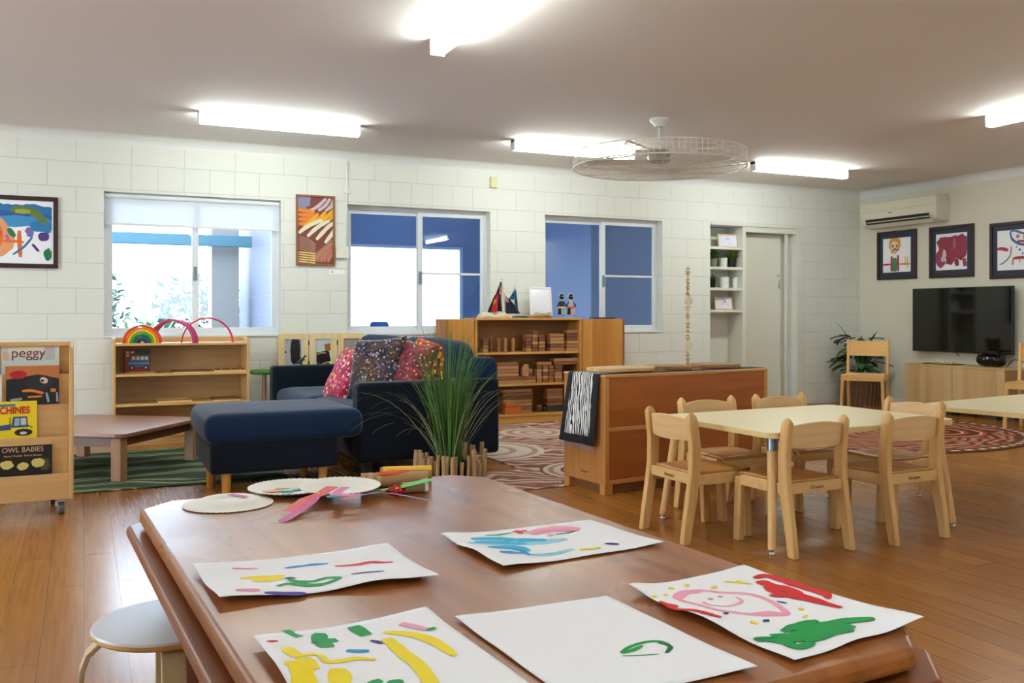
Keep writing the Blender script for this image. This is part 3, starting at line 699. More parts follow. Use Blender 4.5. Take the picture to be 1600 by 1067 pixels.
cen = wally(223,534,7.95); rb = thing('rainbow_stacker', 'nested wooden rainbow arches on the left end of the birch shelf', 'toy', (cen.x,7.98,ztop), -.12)
rc = ['#d9401f','#ee7a1e','#f2c21f','#4fa82c','#1d6b34','#1c4f6e','#1b2a52']
r1 = .148
for i, c in enumerate(rc):
    arch_obj('arch', rb, r1-.0165, r1, .11, mat('rainbow_%d'%i, c, .55)); r1 -= .019
    if r1 < .03: break
c2 = wally(282,534,7.96); o = arch_obj('rainbow_arch', None, .178,.194,.085, mat('magenta_wood','#c02068',.5), (c2.x-.055,7.93,ztop), (0,0,-.55)); tag(o,'large magenta wooden arch standing beside the rainbow stacker','toy')
c2 = wally(316,534,7.95); o = arch_obj('rainbow_arch', None, .196,.208,.05, mat('red_wood','#d8234e',.5), (c2.x+.035,7.905,ztop), (0,0,-.02)); tag(o,'thin red wooden arch at the right on the birch shelf','toy')
pz = thing('bus_puzzle', 'wooden picture puzzle of a blue van propped on the birch shelf', 'puzzle', (wally(216,580,8.0).x, 8.0, .575), -.05)
b = MB(); b.box(-.10,.095,.0,.018,0,.195).build('board', pz, mat('puzzle_red','#8a3424',.6))
f = lambda x,z: (x,-.0015,z)
b = MB(); b.use(mat('puzzle_dark','#2f3a2a',.6)).poly([(-.02,-.001,.15),(.093,-.001,.15),(.093,-.001,.193),(-.02,-.001,.193)])
b.use(mat('puzzle_blue','#3f5f8c',.6)).prism([(-.075,.05),(.085,.05),(.085,.145),(-.045,.145),(-.078,.09)], -.006, -.0005, 'y')
b.use(mat('puzzle_light','#c9c2ae',.6))
for x in (-.035,-.002,.031,.062): b.box(x-.012,x+.012,-.0075,-.006,.108,.135)
for x,z in ((-.08,.17),(-.045,.17),(-.08,.145)): b.box(x-.012,x+.012,-.002,-.0005,z-.008,z+.008)
b.use(mat('puzzle_stripe','#8fa3bd',.6)).box(-.07,.083,-.0072,-.006,.078,.084)
for x in (-.048,.058):
    b.use(M_black).tube([(x,-.010,.045),(x,-.001,.045)], .02, 18); b.use(MATS['puzzle_light']).tube([(x,-.0115,.045),(x,-.010,.045)], .009, 14)
b.build('picture', pz)
MB().box(-.10,.13,-.012,.02,0,.012).build('base_board', pz, wood('orange_ply','#c9843e','#b4702e','x',.45))
tr = [((298,581),.575,.30,'flat empty wooden tray in the middle of the upper birch shelf'),((358,579),.575,.27,'flat wooden tray with small knobs at the right of the upper birch shelf'),((272,629),.335,.26,'thin flat wooden puzzle tray on the lower birch shelf'),((352,625),.335,.22,'dark edged flat tray on the lower birch shelf behind the chaise')]
for i,((px,py),z,w_,lb) in enumerate(tr):
    t = thing('flat_tray', lb, 'tray', (wally(px,py,8.0).x, 8.02, z), 0, 'flat trays on the birch shelf')
    MB().box(-w_/2,w_/2,-.12,.10,0,.006).build('tray_base', t, M_birch)
    b = MB().box(-w_/2,w_/2,-.12,-.112,.006,.014).box(-w_/2,w_/2,.092,.10,.006,.014).box(-w_/2,-w_/2+.008,-.112,.092,.006,.014).box(w_/2-.008,w_/2,-.112,.092,.006,.014); b.build('rim', t, wood('dark_rim','#6a4a28','#5a3c1e','x',.5) if i in (0,3) else M_birch)
    if i == 1:
        for k in range(9): MB().lathe([(.004,0),(.009,.008),(.009,.014),(.003,.018)], 10, (-w_/2+.03+k*.026,-.02+.03*math.sin(k*2.1),.006)).build('knob', t, mat('knob_brown','#7a5228',.5), smooth=True)

# ---------------------------------------------------------------- rolling book rack with books
FY = 5.30; br = thing('book_rack', 'tiered birch book display rack on castors at the left edge', 'book rack', (0,0,0))
rx1 = -.05; rx0 = -.86
pts = [(FY,.085),(FY+.42,.085),(FY+.42,.91),(FY+.36,.91)]
for a0,a1 in ((rx0-.018,rx0),(rx1-.018,rx1)): MB().prism([(FY-.01,.085),(FY+.42,.085),(FY+.42,.905),(FY+.30,.905),(FY-.01,.88)], a0,a1,'x').build('side_panel', br, M_birchz, bevel=.003)
tiers = [(.0,.085,.232),(.055,.232,.42),(.11,.42,.585),(.165,.585,.745)]
X0,X1 = rx0, rx1-.018
MB().box(X0,X1,FY+.22,FY+.232,.66,.895).build('back_panel', br, M_ply); MB().box(X0,X1,FY+.20,FY+.235,.882,.905).build('top_rail', br, M_birch, bevel=.003)
for dy,z0,z1 in tiers:
    MB().box(X0,X1,FY+dy,FY+dy+.012,z0-(.03 if dy else 0),z1-.012).build('tier_panel', br, wood('tier_ply','#d3ab74','#c59b62','x',.42), bevel=.002)
    MB().box(X0,X1,FY+dy+.012,FY+dy+.062,z0,z0+.01).build('tier_floor', br, M_ply)
for x,y in ((rx1-.055,FY+.05),(rx0+.08,FY+.06),(rx1-.10,FY+.36),(rx0+.08,FY+.36)):
    c = MB().tube([(x-.014,y,.033),(x+.014,y,.033)], .033, 20).build('castor', br, mat('castor_grey','#5c6066',.4), smooth=True, auto=40)
    MB().tube([(x+.0135,y,.033),(x+.0165,y,.033)], .024, 16).build('wheel_disc', c, mat('castor_white','#d8dadd',.4)); MB().tube([(x-.0165,y,.033),(x-.0135,y,.033)], .024, 16).build('wheel_disc', c, MATS['castor_white'])
    MB().box(x-.022,x+.022,y-.018,y+.018,.066,.085).box(x-.03,x-.018,y-.02,y+.01,.045,.075).build('castor_fork', c, MATS['castor_white'], bevel=.004)
VIS = {}
def book(lb, pxl, pxr, ytop, tier, th=.008, col='#ffffff', spine='#e8e4d8', hz=None):
    dy, z0, z1 = tiers[tier]; y = FY+dy+.018; a = wally(pxl,ytop,y); c = wally(pxr,ytop,y); h = a.z-(z0+.011)
    t = thing('picture_book', lb, 'book', ((a.x+c.x)/2, y+.018, z0+.011), 0, 'picture books on the rolling rack'); t.rotation_euler = (math.radians(-3),0,0)
    W = c.x-a.x
    MB().box(-W/2,W/2,0,th,0,h).build('pages', t, mat('book_pages','#e8e2d0',.7))
    ZO = (z1-.012)-(z0+.011); VIS['k'] = (ZO, (h-ZO)/h)
    cv = MB().box(-W/2-.002,W/2+.001,-.002,0,0,h+.001).box(-W/2-.002,W/2+.001,th,th+.002,0,h+.001).box(-W/2-.003,-W/2,-.002,th+.002,0,h+.001).build('cover', t, mat('cover_'+str(tier)+col[1:], col, .3))
    return t, cv, W, h
fx = lambda W,h: (lambda u,v: (-W/2+u*W, -.0032, v*h))
def vz(z): a_, k_ = VIS['k']; return a_+z*k_
def pic(W,h,d=.0032): return lambda x,z: (x,-d,vz(z))
t,cv,W,h = book('pale picture book titled peggy in red handwriting, top row of the rack', 2,92,541,3,col='#cfdcd6')
b = MB(); f = pic(W,h,.0026); b.use(mat('peggy_cream','#e6e4cf',.4)).ribbon([(-W*.4,h*.86),(0,h*.87),(W*.25,h*.86)], h*.2, f,.2,.1); b.use(mat('peggy_grey','#b9bfc4',.4)).ribbon([(W*.33,h*.98),(W*.33,h*.5)], W*.2, f,.1,.05); b.use(mat('peggy_pink','#d9b8a6',.4)).ribbon([(-W*.44,h*.8),(-W*.42,h*.5)], W*.1,f,.2,.2); b.build('cover_picture', cv)
text('peggy', cv, mat('peggy_red','#7c1f26',.4), .072, up_y(-W*.04,-.0034,vz(h*.74)), 'title')
t,cv,W,h = book('orange and black picture book with a big digger wheel and a red badge, second row', 9,92,573,2,col='#c4763a')
b = MB(); f = pic(W,h,.0026); f2 = pic(W,h,.0034); f3 = pic(W,h,.004); f4 = pic(W,h,.0046)
b.use(mat('bk_black','#15181c',.35)).poly([(-W*.5,-.0026,vz(h*.0)),(W*.5,-.0026,vz(0)),(W*.5,-.0026,vz(h*.66)),(W*.1,-.0026,vz(h*.78)),(-W*.5,-.0026,vz(h*.66))])
b.use(mat('bk_tyre','#23252a',.4)).blob((W*.12,h*.58), W*.28, W*.26, f2, 0,.03,24)
b.use(mat('bk_eye','#e9cdbd',.3)).blob((W*.21,h*.62), W*.075, W*.12, f3,.2,.03,18); b.use(MATS['bk_black']).blob((W*.18,h*.61), W*.035,W*.045,f4,0,.03,14)
b.use(mat('bk_red','#c01a28',.4)).blob((-W*.28,h*.78), W*.17, W*.15, f2,0,.05,20)
b.use(MATS['bk_black'])
for k in range(4): b.ribbon([(-W*.38,h*(.83-.04*k)),(-W*.2,h*(.845-.04*k))], .003, f3,.3,.05)
b.use(mat('bk_orange','#e8811f',.4)).ribbon([(-W*.2,h*.36),(0,h*.36),(W*.2,h*.28)], h*.07, f3,.3,.05); b.ribbon([(-W*.1,h*.2),(W*.18,h*.21)], h*.05, f3,.3,.05); b.ribbon([(W*.34,h*.36),(W*.44,h*.36)], h*.09,f3,.1,.02)
b.use(mat('bk_grey','#9fb0b8',.4)).ribbon([(-W*.42,h*.12),(-W*.2,h*.16)], h*.08,f3,.3,.3); b.ribbon([(W*.26,h*.3),(W*.3,h*.05)], .012,f3,.3,.2); b.ribbon([(W*.46,h*.3),(W*.47,h*.05)], .010,f3,.3,.2)
b.build('cover_picture', cv)
t,cv,W,h = book('white book cut off by the left edge of the picture, second row of the rack', -60,2,588,2,col='#dfe2e0')
t,cv,W,h = book('yellow picture book about machines with a blue tractor, third row', -28,57,630,1,col='#f0d81e')
b = MB(); f = pic(W,h,.0026)
b.use(mat('bk_blue','#2c6fa8',.4)).ribbon([(-W*.45,h*.895),(W*.1,h*.905)], h*.06, f,.1,.03)
trb = mat('tractor_blue','#32507c',.4)
b.use(trb).poly([(W*.02,-.0028,vz(h*.28)),(W*.34,-.0028,vz(h*.28)),(W*.32,-.0028,vz(h*.58)),(W*.06,-.0028,vz(h*.58))]); b.poly([(-W*.32,-.0028,vz(h*.2)),(W*.02,-.0028,vz(h*.22)),(W*.02,-.0028,vz(h*.38)),(-W*.32,-.0028,vz(h*.33))])
b.use(mat('tractor_glass','#8fb8c8',.3)).poly([(W*.07,-.0034,vz(h*.32)),(W*.18,-.0034,vz(h*.32)),(W*.18,-.0034,vz(h*.54)),(W*.09,-.0034,vz(h*.54))]); b.use(mat('tractor_pale','#c6cfd6',.3)).poly([(W*.2,-.0034,vz(h*.32)),(W*.31,-.0034,vz(h*.32)),(W*.3,-.0034,vz(h*.54)),(W*.2,-.0034,vz(h*.54))])
b.use(MATS['bk_black']).blob((W*.25,h*.14), W*.17, W*.14, f3,0,.02,22); b.blob((-W*.28,h*.12), W*.1,W*.1, f3,0,.02,20); b.use(MATS['tractor_pale']).blob((W*.25,h*.12), W*.07,W*.06, f4,0,.02,18)
b.use(MATS['bk_black']).ribbon([(W*.0,h*.34),(W*.0,h*.56)], .004,f3,.2,.05); b.ribbon([(W*.05,h*.3),(W*.3,h*.34),(W*.42,h*.26)], .007,f3,.2,.05)
b.build('cover_picture', cv)
text('MACHINES', cv, mat('title_red','#c4222a',.4), .050, up_y(-W*.03,-.0036,vz(h*.75)), 'title', bold=.0016, sx=.82)
t,cv,W,h = book('black picture book titled Owl Babies in the bottom row', -8,81,700,0,col='#14110f')
text('OWL BABIES', cv, mat('title_gold','#d9b48c',.4), .036, up_y(-W*.02,-.0034,vz(h*.86)), 'title', sx=.95)
text('Martin Waddell  Patrick Benson', cv, MATS['title_gold'], .0135, up_y(-W*.02,-.0034,vz(h*.66)), 'author_line')
b = MB(); 
for (x,z,rx,rz) in ((-.30,.27,.115,.17),(-.02,.2,.10,.15),(.25,.29,.12,.17)): b.use(mat('fluffy_yellow','#cfc06e',.8)).blob((x*W,z*h+.1*h), rx*W, rz*h*.9, f3, 0,.09,22)
b.use(mat('dusk_green','#4c4a22',.6)).blob((.36*W,.33*h),.1*W,.2*h,f,0,.2,18); b.build('cover_picture', cv)

# ---------------------------------------------------------------- honey bookcase with wooden blocks
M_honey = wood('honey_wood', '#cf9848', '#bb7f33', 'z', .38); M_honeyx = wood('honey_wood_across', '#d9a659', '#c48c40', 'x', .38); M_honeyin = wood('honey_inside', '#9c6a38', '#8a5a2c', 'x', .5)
M_plank = wood('door_planks', '#cf9444', '#a8672a', 'z', .38); nt = M_plank.node_tree; bs = nt.nodes['Principled BSDF']
tc = nt.nodes.new('ShaderNodeTexCoord'); sxz = nt.nodes.new('ShaderNodeSeparateXYZ'); nt.links.new(tc.outputs['Object'], sxz.inputs[0])
wnn = nt.nodes.new('ShaderNodeTexWhiteNoise'); wnn.noise_dimensions = '1D'; nt.links.new(mth(nt,'FLOOR', mth(nt,'MULTIPLY', sxz.outputs[0], 11.0)), wnn.inputs['W'])
old = bs.inputs['Base Color'].links[0].from_socket
nt.links.new(mixc(nt, .55, old, ramp(nt, wnn.outputs['Value'], [(0,'#a45f22'),(.5,'#cf9040'),(1,'#dca552')])), bs.inputs['Base Color'])
bkx0, bkx1 = 3.355, 4.535; BY = 7.92; bc = thing('block_bookcase', 'honey-coloured wooden bookcase filled with building blocks, doors folded open', 'bookcase', (0,0,0))
MB().box(bkx0,bkx0+.025,BY,8.2,0,1.0).build('side_panel', bc, M_honey, bevel=.002); MB().box(bkx1-.045,bkx1-.02,BY,8.2,0,1.0).build('side_panel', bc, M_honey, bevel=.002)
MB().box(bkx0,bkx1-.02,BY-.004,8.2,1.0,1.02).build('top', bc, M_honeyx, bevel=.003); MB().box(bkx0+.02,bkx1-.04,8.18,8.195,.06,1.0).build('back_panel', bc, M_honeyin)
for z in (.088,.383,.69): MB().box(bkx0+.024,bkx1-.044,BY+.003,8.18,z-.022,z).build('shelf', bc, M_honeyx, bevel=.002)
MB().box(bkx0+.02,bkx1-.04,BY+.012,BY+.03,0,.066).build('plinth', bc, M_honeyx)
# folded-open cupboard doors on both sides
MB().box(3.06,3.35,BY+.0,BY+.28,0,1.01).build('door', bc, M_plank, bevel=.004)
dr = MB().box(4.52,5.00,BY+.0,BY+.02,0,1.01).build('door', bc, M_plank, bevel=.004)
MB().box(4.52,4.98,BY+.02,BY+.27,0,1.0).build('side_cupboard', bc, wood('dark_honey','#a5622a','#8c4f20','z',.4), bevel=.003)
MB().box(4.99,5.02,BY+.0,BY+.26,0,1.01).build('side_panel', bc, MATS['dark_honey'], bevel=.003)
# blocks
M_blk = [wood('block_wood_%d'%i, a_, b_, 'x', .5) for i,(a_,b_) in enumerate((('#b07a4c','#9a683c'),('#98623a','#845430'),('#c08e5e','#ab7a4c'),('#7e5030','#6c4226')))]
blk_cache = {}
def block(w_, h_, d_, loc, lb, group, k):
    key = (round(w_,3),round(h_,3),round(d_,3),k)
    if key not in blk_cache:
        o = MB().box(-w_/2,w_/2,0,d_,0,h_).build('wooden_block', m=M_blk[k], bevel=.0045, seg=2); blk_cache[key] = o; first = o
    else:
        first = blk_cache[key].copy(); COL.objects.link(first)
    first.location = loc; tag(first, lb, 'block', group); return first
rnd = random.Random(3)
def stack(pxl, pxr, n, base, lb, yd=BY+.03, ph=.0335, d=.09, ztot=None):
    a = wally(pxl,560,yd).x; c = wally(pxr,560,yd).x; hh = (ztot/n if ztot else ph)
    NTH = ['lowest','second from the bottom','third from the bottom','fourth from the bottom','fifth from the bottom','sixth from the bottom']
    for i in range(n):
        w_ = 'topmost' if (i == n-1 and n > 1) else NTH[i]
        full = lb if n == 1 else lb+', '+w_
        block(c-a-.003, hh-.002, d, ((a+c)/2+rnd.uniform(-.002,.002), yd+rnd.uniform(0,.006), base+i*hh+.0005), full, lb.replace('wooden block','wooden blocks'), rnd.randrange(4))
T, Mi, Bo = .69, .383, .088
stack(755,763.5,4,T,'small wooden block stacked at the left end, top shelf',ph=.034)
for (a_,c_,w_) in ((766,770,'leftmost'),(777,782,'second'),(788,793,'third'),(800,805,'rightmost')): stack(a_,c_,1,T,'upright wooden block, %s of the standing row on the top block shelf' % w_,ztot=.135,d=.03)
for (a_,c_,w_) in ((822,831,'left'),(832,841,'middle'),(842,852,'right')): stack(a_,c_,5,T,'small wooden block in the %s column of the top shelf wall' % w_,ph=.034)
stack(832,841,1,T+.1705,'small wooden block alone on top of the three-wide wall',ph=.034)
stack(860,882,5,T,'wide wooden block in the left tall stack, top block shelf',ph=.035)
stack(886,905,6,T,'wide wooden block in the right tall stack, top block shelf',ph=.035)
stack(774,838,2,Mi,'long wooden plank block lying on the middle shelf',ph=.034)
stack(777,811,4,Mi+.0685,'long wooden block on the middle shelf planks',ph=.035)
stack(827,833,2,Mi+.0685,'small wooden block beside the pointed block, middle shelf',ph=.035)
for (a_,c_,w_) in ((839,847,'left'),(848.5,857,'middle'),(858,866,'right')): stack(a_,c_,5,Mi,'small wooden block in the %s column of the middle shelf wall' % w_,ph=.034)
stack(839,862,1,Mi+.1705,'long wooden block lying across the centre wall of the middle shelf',ph=.034)
stack(867,879,5,Mi,'short wooden block under the two overhanging blocks',ph=.034)
stack(866,906,2,Mi+.1705,'long overhanging wooden block, upper right of the middle shelf',ph=.034)
stack(885,912,3,Mi,'wooden block in the low stack, right end of middle shelf',ph=.034)
stack(786,832,7,Bo,"long wooden block in the lowest shelf's tall stack",ph=.034,yd=BY+.06)
stack(855,880,5,Bo+.06,"long wooden block in the lowest shelf's right stack",ph=.034,yd=BY+.06)
hx = wally(821,580,BY+.02).x
o = MB().prism([(-.032,0),(.032,0),(.032,.115),(.0,.115),(-.032,.07)], 0,.04,'y').build('wooden_block', m=M_blk[2], bevel=.002, loc=(hx,BY+.01,Mi+.069)); tag(o,'pointed house-shaped wooden block on the middle shelf','block')
o = MB().prism([(-.09,.0),(.06,0),(.09,.0),(.09,.07),(-.09,.065)], 0,.04,'y').build('wooden_block', m=mat('orange_block','#c8662a',.5), bevel=.002, loc=(wally(802,640,BY+.01).x,BY+.008,Bo)); tag(o,'orange wedge-shaped block on the lowest shelf','block')
o = MB().prism([(-.05,.0),(.02,0),(.05,.018),(.05,.04),(-.05,.036)], 0,.04,'y').build('wooden_block', m=MATS['orange_block'], bevel=.002, loc=(wally(798,640,BY+.01).x,BY+.010,Bo+.0705)); tag(o,'small orange block lying on the wedge-shaped block','block')
o = MB().box(-.10,.10,0,.13,0,.058).build('storage_box', m=mat('dark_olive','#2e3026',.6), bevel=.005, loc=(wally(869,640,BY+.06).x,BY+.06,Bo)); tag(o,'dark olive box under the right stack of the lowest shelf','box')
for i,(px,rr_,lb) in enumerate(((842,.035,'dark brown round cup on the lowest shelf, left of two'),(850,.028,'small dark cup on the lowest shelf, right of two'))):
    o = MB().lathe([(rr_*.8,0),(rr_,.07-.02*i),(rr_*.9,.07-.02*i),(rr_*.7,.01)], 20, cap=False).build('cup', m=mat('dark_cup_%d'%i, ['#5c3420','#26201e'][i], .4), smooth=True, loc=(wally(px,640,BY+.1).x,BY+.1,Bo), solid=.002); tag(o,lb,'cup')

# things on top of the bookcase
TZ = 1.0205
t = thing('shell_basket', 'pale flattened cloth and shell pile at the left on the bookcase', 'cloth', (wally(773,492,8.02).x, 8.03, TZ))
b = MB()
def lump(u, v):
    x = (u-.5)*.34; y = (v-.5)*.12; e = max(0,1-(2*u-1)**4)*max(0,1-(2*v-1)**4)
    return (x,y,(.052+.016*noise.noise(Vector((x*22,y*22,3)))*1.5+.012*math.sin(u*9))*e**.6+.0)
b.grid(34,14,lump); b.build('folded_cloth', t, mat('linen_cream','#d8cdb4',.85,bump=.3,bscale=60), smooth=True, solid=.002)
# flags
def flag(lb, px, tip, foot, shape, paint, zt, cloth_w=.17, y=8.06):
    fx_ = wally(foot,495,y).x; tx_ = wally(tip,495,y).x
    t = thing('hand_flag', lb, 'flag', (fx_,y,TZ), 0, 'small flags on the bookcase')
    MB().tube([(0,0,0),(tx_-fx_,0,zt)], .0028, 8).build('stick', t, mat('flag_stick','#b8975a',.5), smooth=True)
    MB().lathe([(.0028,0),(.005,.004),(.003,.012),(.0005,.016)], 10, (tx_-fx_,0,zt)).build('finial', t, M_steel, smooth=True)
    b = MB(); paint(b, tx_-fx_, zt); b.build('cloth', t, smooth=True, solid=.0008)
    return t
def hang(b, cols, top, left, w_top, w_bot, length, y0, amp=.010, split=None, shift=0):
    "draped cloth: cols = list of (fraction, material) across; hangs down from 'top'"
    def P(u, v):
        wdt = w_top+(w_bot-w_top)*v**.8; x = top[0]+left*(u*wdt)+shift*v
        return (x, y0+amp*math.sin(u*11+v*3), top[1]-v*length-u*.02*(1-v))
    n = 14
    for i in range(n):
        for j in range(n):
            u, v = i/n, j/n; m_ = cols(u+.5/n, v+.5/n); b.use(m_)
            b.poly([P(u,v),P(u+1/n,v),P(u+1/n,v+1/n),P(u,v+1/n)])
fn = mat('flag_navy','#151a3c',.7); frd = mat('flag_red','#d02028',.7); fw = mat('flag_white','#e8e8ea',.7); fbk = mat('flag_black','#12100f',.7); fy = mat('flag_yellow','#e8a82a',.7); fg = mat('flag_green','#1d7d70',.7); fb = mat('flag_blue','#1a5f9a',.7)
def aus(b, dx, zt):
    def c(u,v):
        if u < .5 and v < .42:
            if abs(u-.22) < .04 or abs(v-.30) < .05: return frd
            if abs(u-.22) < .09 or abs(v-.30) < .09 or abs(u-.05-v*.9) < .05: return fw
        if abs(u-.6)<.05 and abs(v-.65)<.05: return fw
        return fn
    hang(b, c, (dx,zt-.01), -1, .02, .115, .30, -.004, .008)
def aus2(b, dx, zt):
    def c(u,v):
        if v < .35 and u < .55: return frd if abs(u-.3) < .07 else (fw if abs(u-.3) < .16 else fn)
        return fn
    hang(b, c, (dx,zt-.005), 1, .015, .16, .17, -.020, .008)
def abo(b, dx, zt):
    def c(u,v):
        d_ = math.hypot(u-.5,(v-.42)*1.2)
        return fy if d_ < .16 else (frd if u < .62 and v > .1 else fbk)
    hang(b, c, (dx-.02,zt-.06), -1, .05, .10, .185, -.026, .010, shift=-.02)
def tsi(b, dx, zt):
    def c(u,v):
        if abs(u-.12) < .1 or abs(u-.9) < .12: return fg
        if v > .45 and v < .55: return fbk
        return fb
    hang(b, c, (dx,zt-.005), 1, .01, .045, .255, -.004, .005); hang(b, c, (dx,zt-.02), -1, .01, .07, .10, -.008, .004)
flag('small navy Australian flag with a union corner, the tallest on the bookcase', 785, 784, 791, None, aus, .375)
flag('small black, red and yellow Aboriginal flag hanging at the left of the flags', 780, 781, 786, None, abo, .30, y=8.03)
flag('small blue and green flag, the rightmost of the flags', 803, 804, 786, None, tsi, .30, y=8.09)
flag('second small navy flag drooping low between the others', 788, 789, 789, None, aus2, .22, y=8.0)
# driftwood in front of the frame, mirror frame and easel
o = MB().tube([(-.14,0,.012),(-.08,.01,.02),(0,0,.024),(.08,.005,.026),(.13,0,.01)], [.006,.016,.024,.02,.006], 10).build('driftwood', m=wood('driftwood_pale','#b89a72','#a08258','x',.7), smooth=True, loc=(wally(845,492,7.97).x,7.965,TZ)); tag(o,'piece of pale driftwood lying in front of the white frame','driftwood')
o = MB().tube([(-.10,0,.008),(-.02,0,.012),(.05,0,.01),(.11,0,.008)], [.004,.008,.008,.004], 8).build('dark_stick', m=M_black, smooth=True, loc=(wally(812,492,7.99).x+.0,7.985,TZ-.0)); tag(o,'thin black stick lying below the flags','stick')
fa = wally(829,446,8.06); fb_ = wally(864,493,8.06); fwid = fb_.x-fa.x; fh = fa.z-fb_.z
t = thing('framed_sheet', 'white frame with a blank glossy sheet on a small scroll easel', 'picture frame', ((fa.x+fb_.x)/2, 8.07, TZ+.012)); t.rotation_euler = (math.radians(-7),0,0)
b = MB(); b.box(-fwid/2,fwid/2,-.008,.008,0,.02).box(-fwid/2,fwid/2,-.008,.008,fh-.02,fh).box(-fwid/2,-fwid/2+.02,-.008,.008,.02,fh-.02).box(fwid/2-.02,fwid/2,-.008,.008,.02,fh-.02); b.build('frame', t, M_white, bevel=.003)
MB().box(-fwid/2+.02,fwid/2-.02,-.001,.003,.02,fh-.02).build('sheet', t, mat('glossy_sheet','#e8e9f2',.12))
e = thing('scroll_easel', 'small black wire easel with two scrolls holding the white frame', 'easel', ((fa.x+fb_.x)/2, 8.045, TZ))
for s in (-1,1):
    pth = [(s*(.068+.026*(1-k/22)*math.cos(k*.48)), -.012, .034+.026*(1-k/22)*math.sin(k*.48)) for k in range(20)]
    MB().tube(pth, .0028, 6).build('scroll', e, M_black, smooth=True); MB().tube([(s*.068,-.012,.008),(s*.068,.0,.004),(s*.03,.09,.003)], .0028, 6).build('foot', e, M_black, smooth=True)
MB().tube([(-.07,-.012,.008),(.07,-.012,.008)], .0026, 6).build('crossbar', e, M_black, smooth=True)
# beaded dolls
def doll(px, lb, body, skirt, band):
    t = thing('beaded_doll', lb, 'doll', (wally(px,492,8.05).x, 8.05, TZ), 0, 'beaded dolls on the bookcase')
    dk = mat('doll_black','#0e0d0d',.5); wh = mat('doll_white','#e4e2da',.5)
    MB().lathe([(.001,.245),(.018,.238),(.026,.215),(.018,.192),(.010,.185)], 18).build('head', t, dk, smooth=True)
    b = MB().use(wh)
    for a_ in range(14):
        q = PI*(a_/13); b.tube([(.026*math.cos(q),0,.215+.028*math.sin(q)),(.039*math.cos(q),0,.215+.038*math.sin(q))], .0022, 5)
    b.build('headdress', t); b = MB().use(wh)
    for s in (-1,1): b.lathe([(.0005,-.005),(.005,0),(.0005,.005)], 8, (s*.009,-.024,.217))
    b.build('eyes', t)
    MB().lathe([(.016,.183),(.018,.178),(.012,.172)], 16).build('collar', t, wh, smooth=True)
    MB().lathe([(.013,.172),(.026,.16),(.030,.12),(.034,.105)], 18).build('bodice', t, body, smooth=True)
    MB().lathe([(.036,.112),(.038,.105),(.036,.098)], 18).build('belt', t, band, smooth=True)
    MB().lathe([(.034,.10),(.040,.035),(.038,.033),(.03,.095)], 18).build('skirt', t, dk, smooth=True)
    pn = MB().box(-.022,.022,-.043,-.039,.036,.096).build('apron', t, skirt); b = MB().use(dk)
    for z in (.05,.066,.082): b.tube([(-.014,-.044,z),(0,-.044,z+.008),(.014,-.044,z)], .0022, 5)
    b.build('apron_pattern', pn)
    for s in (-1,1):
        MB().tube([(s*.024,0,.158),(s*.046,-.004,.13),(s*.05,-.008,.112)], [.007,.006,.007], 8).build('arm', t, dk, smooth=True)
        MB().tube([(s*.016,0,.04),(s*.017,0,.0)], .005, 8).build('leg', t, wh, smooth=True)
doll(877.5,'beaded doll in a black bodice, left of the pair', mat('doll_dark','#141214',.6), mat('doll_pale','#bfcfc6',.5), mat('doll_white','#e4e2da'))
doll(892,'beaded doll with a red belt and patterned bodice, right of the pair', mat('doll_pattern','#a9a78e',.6), mat('doll_pink','#d9b7ae',.5), mat('doll_belt','#d24a36',.5))
o = MB().box(-.13,.13,-.05,.05,0,.014).build('black_tray', m=M_black, bevel=.004, loc=(wally(941,495,8.05).x,8.05,TZ-.01)); tag(o,'flat black tray at the right end of the bookcase','tray')

# ---------------------------------------------------------------- brown cabinet with runner and slabs
CA = math.radians(6.3); cb = thing('storage_cabinet', 'low brown storage cabinet with pale edges seen from its panelled back', 'cabinet', (2.735,4.53,0), CA)
CL, CD, CHh = 1.335, .41, .70
M_pan = wood('brown_panel', '#b06428', '#9a521d', 'x', .36, .6); M_hon = wood('cabinet_edge', '#cc9250', '#b97e3e', 'z', .38); M_honx = wood('cabinet_edge_x', '#cc9250', '#b97e3e', 'x', .38)
MB().box(0,.02,0,CD,.06,CHh-.018).build('side_panel', cb, wood('cabinet_side','#c0854a','#aa7038','z',.38), bevel=.002); MB().box(CL-.02,CL,0,CD,.06,CHh-.018).build('side_panel', cb, MATS['cabinet_side'], bevel=.002)
MB().box(-.004,CL+.004,-.006,CD+.004,CHh-.018,CHh).build('top', cb, M_honx, bevel=.005, seg=3)
MB().box(.02,CL-.02,.0,.012,.085,.372).build('back_panel', cb, M_pan); MB().box(.02,CL-.02,.0,.012,.385,CHh-.02).build('back_panel', cb, M_pan)
b = MB().box(-.002,.03,-.006,.008,.06,CHh-.018).box(CL-.03,CL+.002,-.006,.008,.06,CHh-.018).build('corner_post', cb, M_hon, bevel=.002)
MB().box(.03,CL-.03,-.005,.008,.368,.392).build('mid_rail', cb, M_honx, bevel=.002); MB().box(.03,CL-.03,-.005,.008,.06,.085).build('bottom_rail', cb, M_honx, bevel=.002)
MB().box(.02,CL-.02,.02,CD,.06,.09).build('bottom_shelf', cb, M_honx)
MB().box(.03,CL-.03,.03,.045,0,.06).box(.03,.045,.045,CD-.03,0,.06).box(CL-.045,CL-.03,.045,CD-.03,0,.06).build('plinth', cb, wood('plinth_wood','#8a5a30','#7a4c26','x',.45))
for x in (0,CL-.06):
    for y in (0,CD-.05): MB().box(x,x+.06,y,y+.05,0,.06).build('foot', cb, M_hon, bevel=.003)
text('Grocare', cb, mat('brand_print','#3a2410'), .022, Matrix.Translation((-.0008,.20,.115)) @ Matrix.Rotation(-PI/2,4,'Z') @ Matrix.Rotation(PI/2,4,'X'), 'printed_lettering')
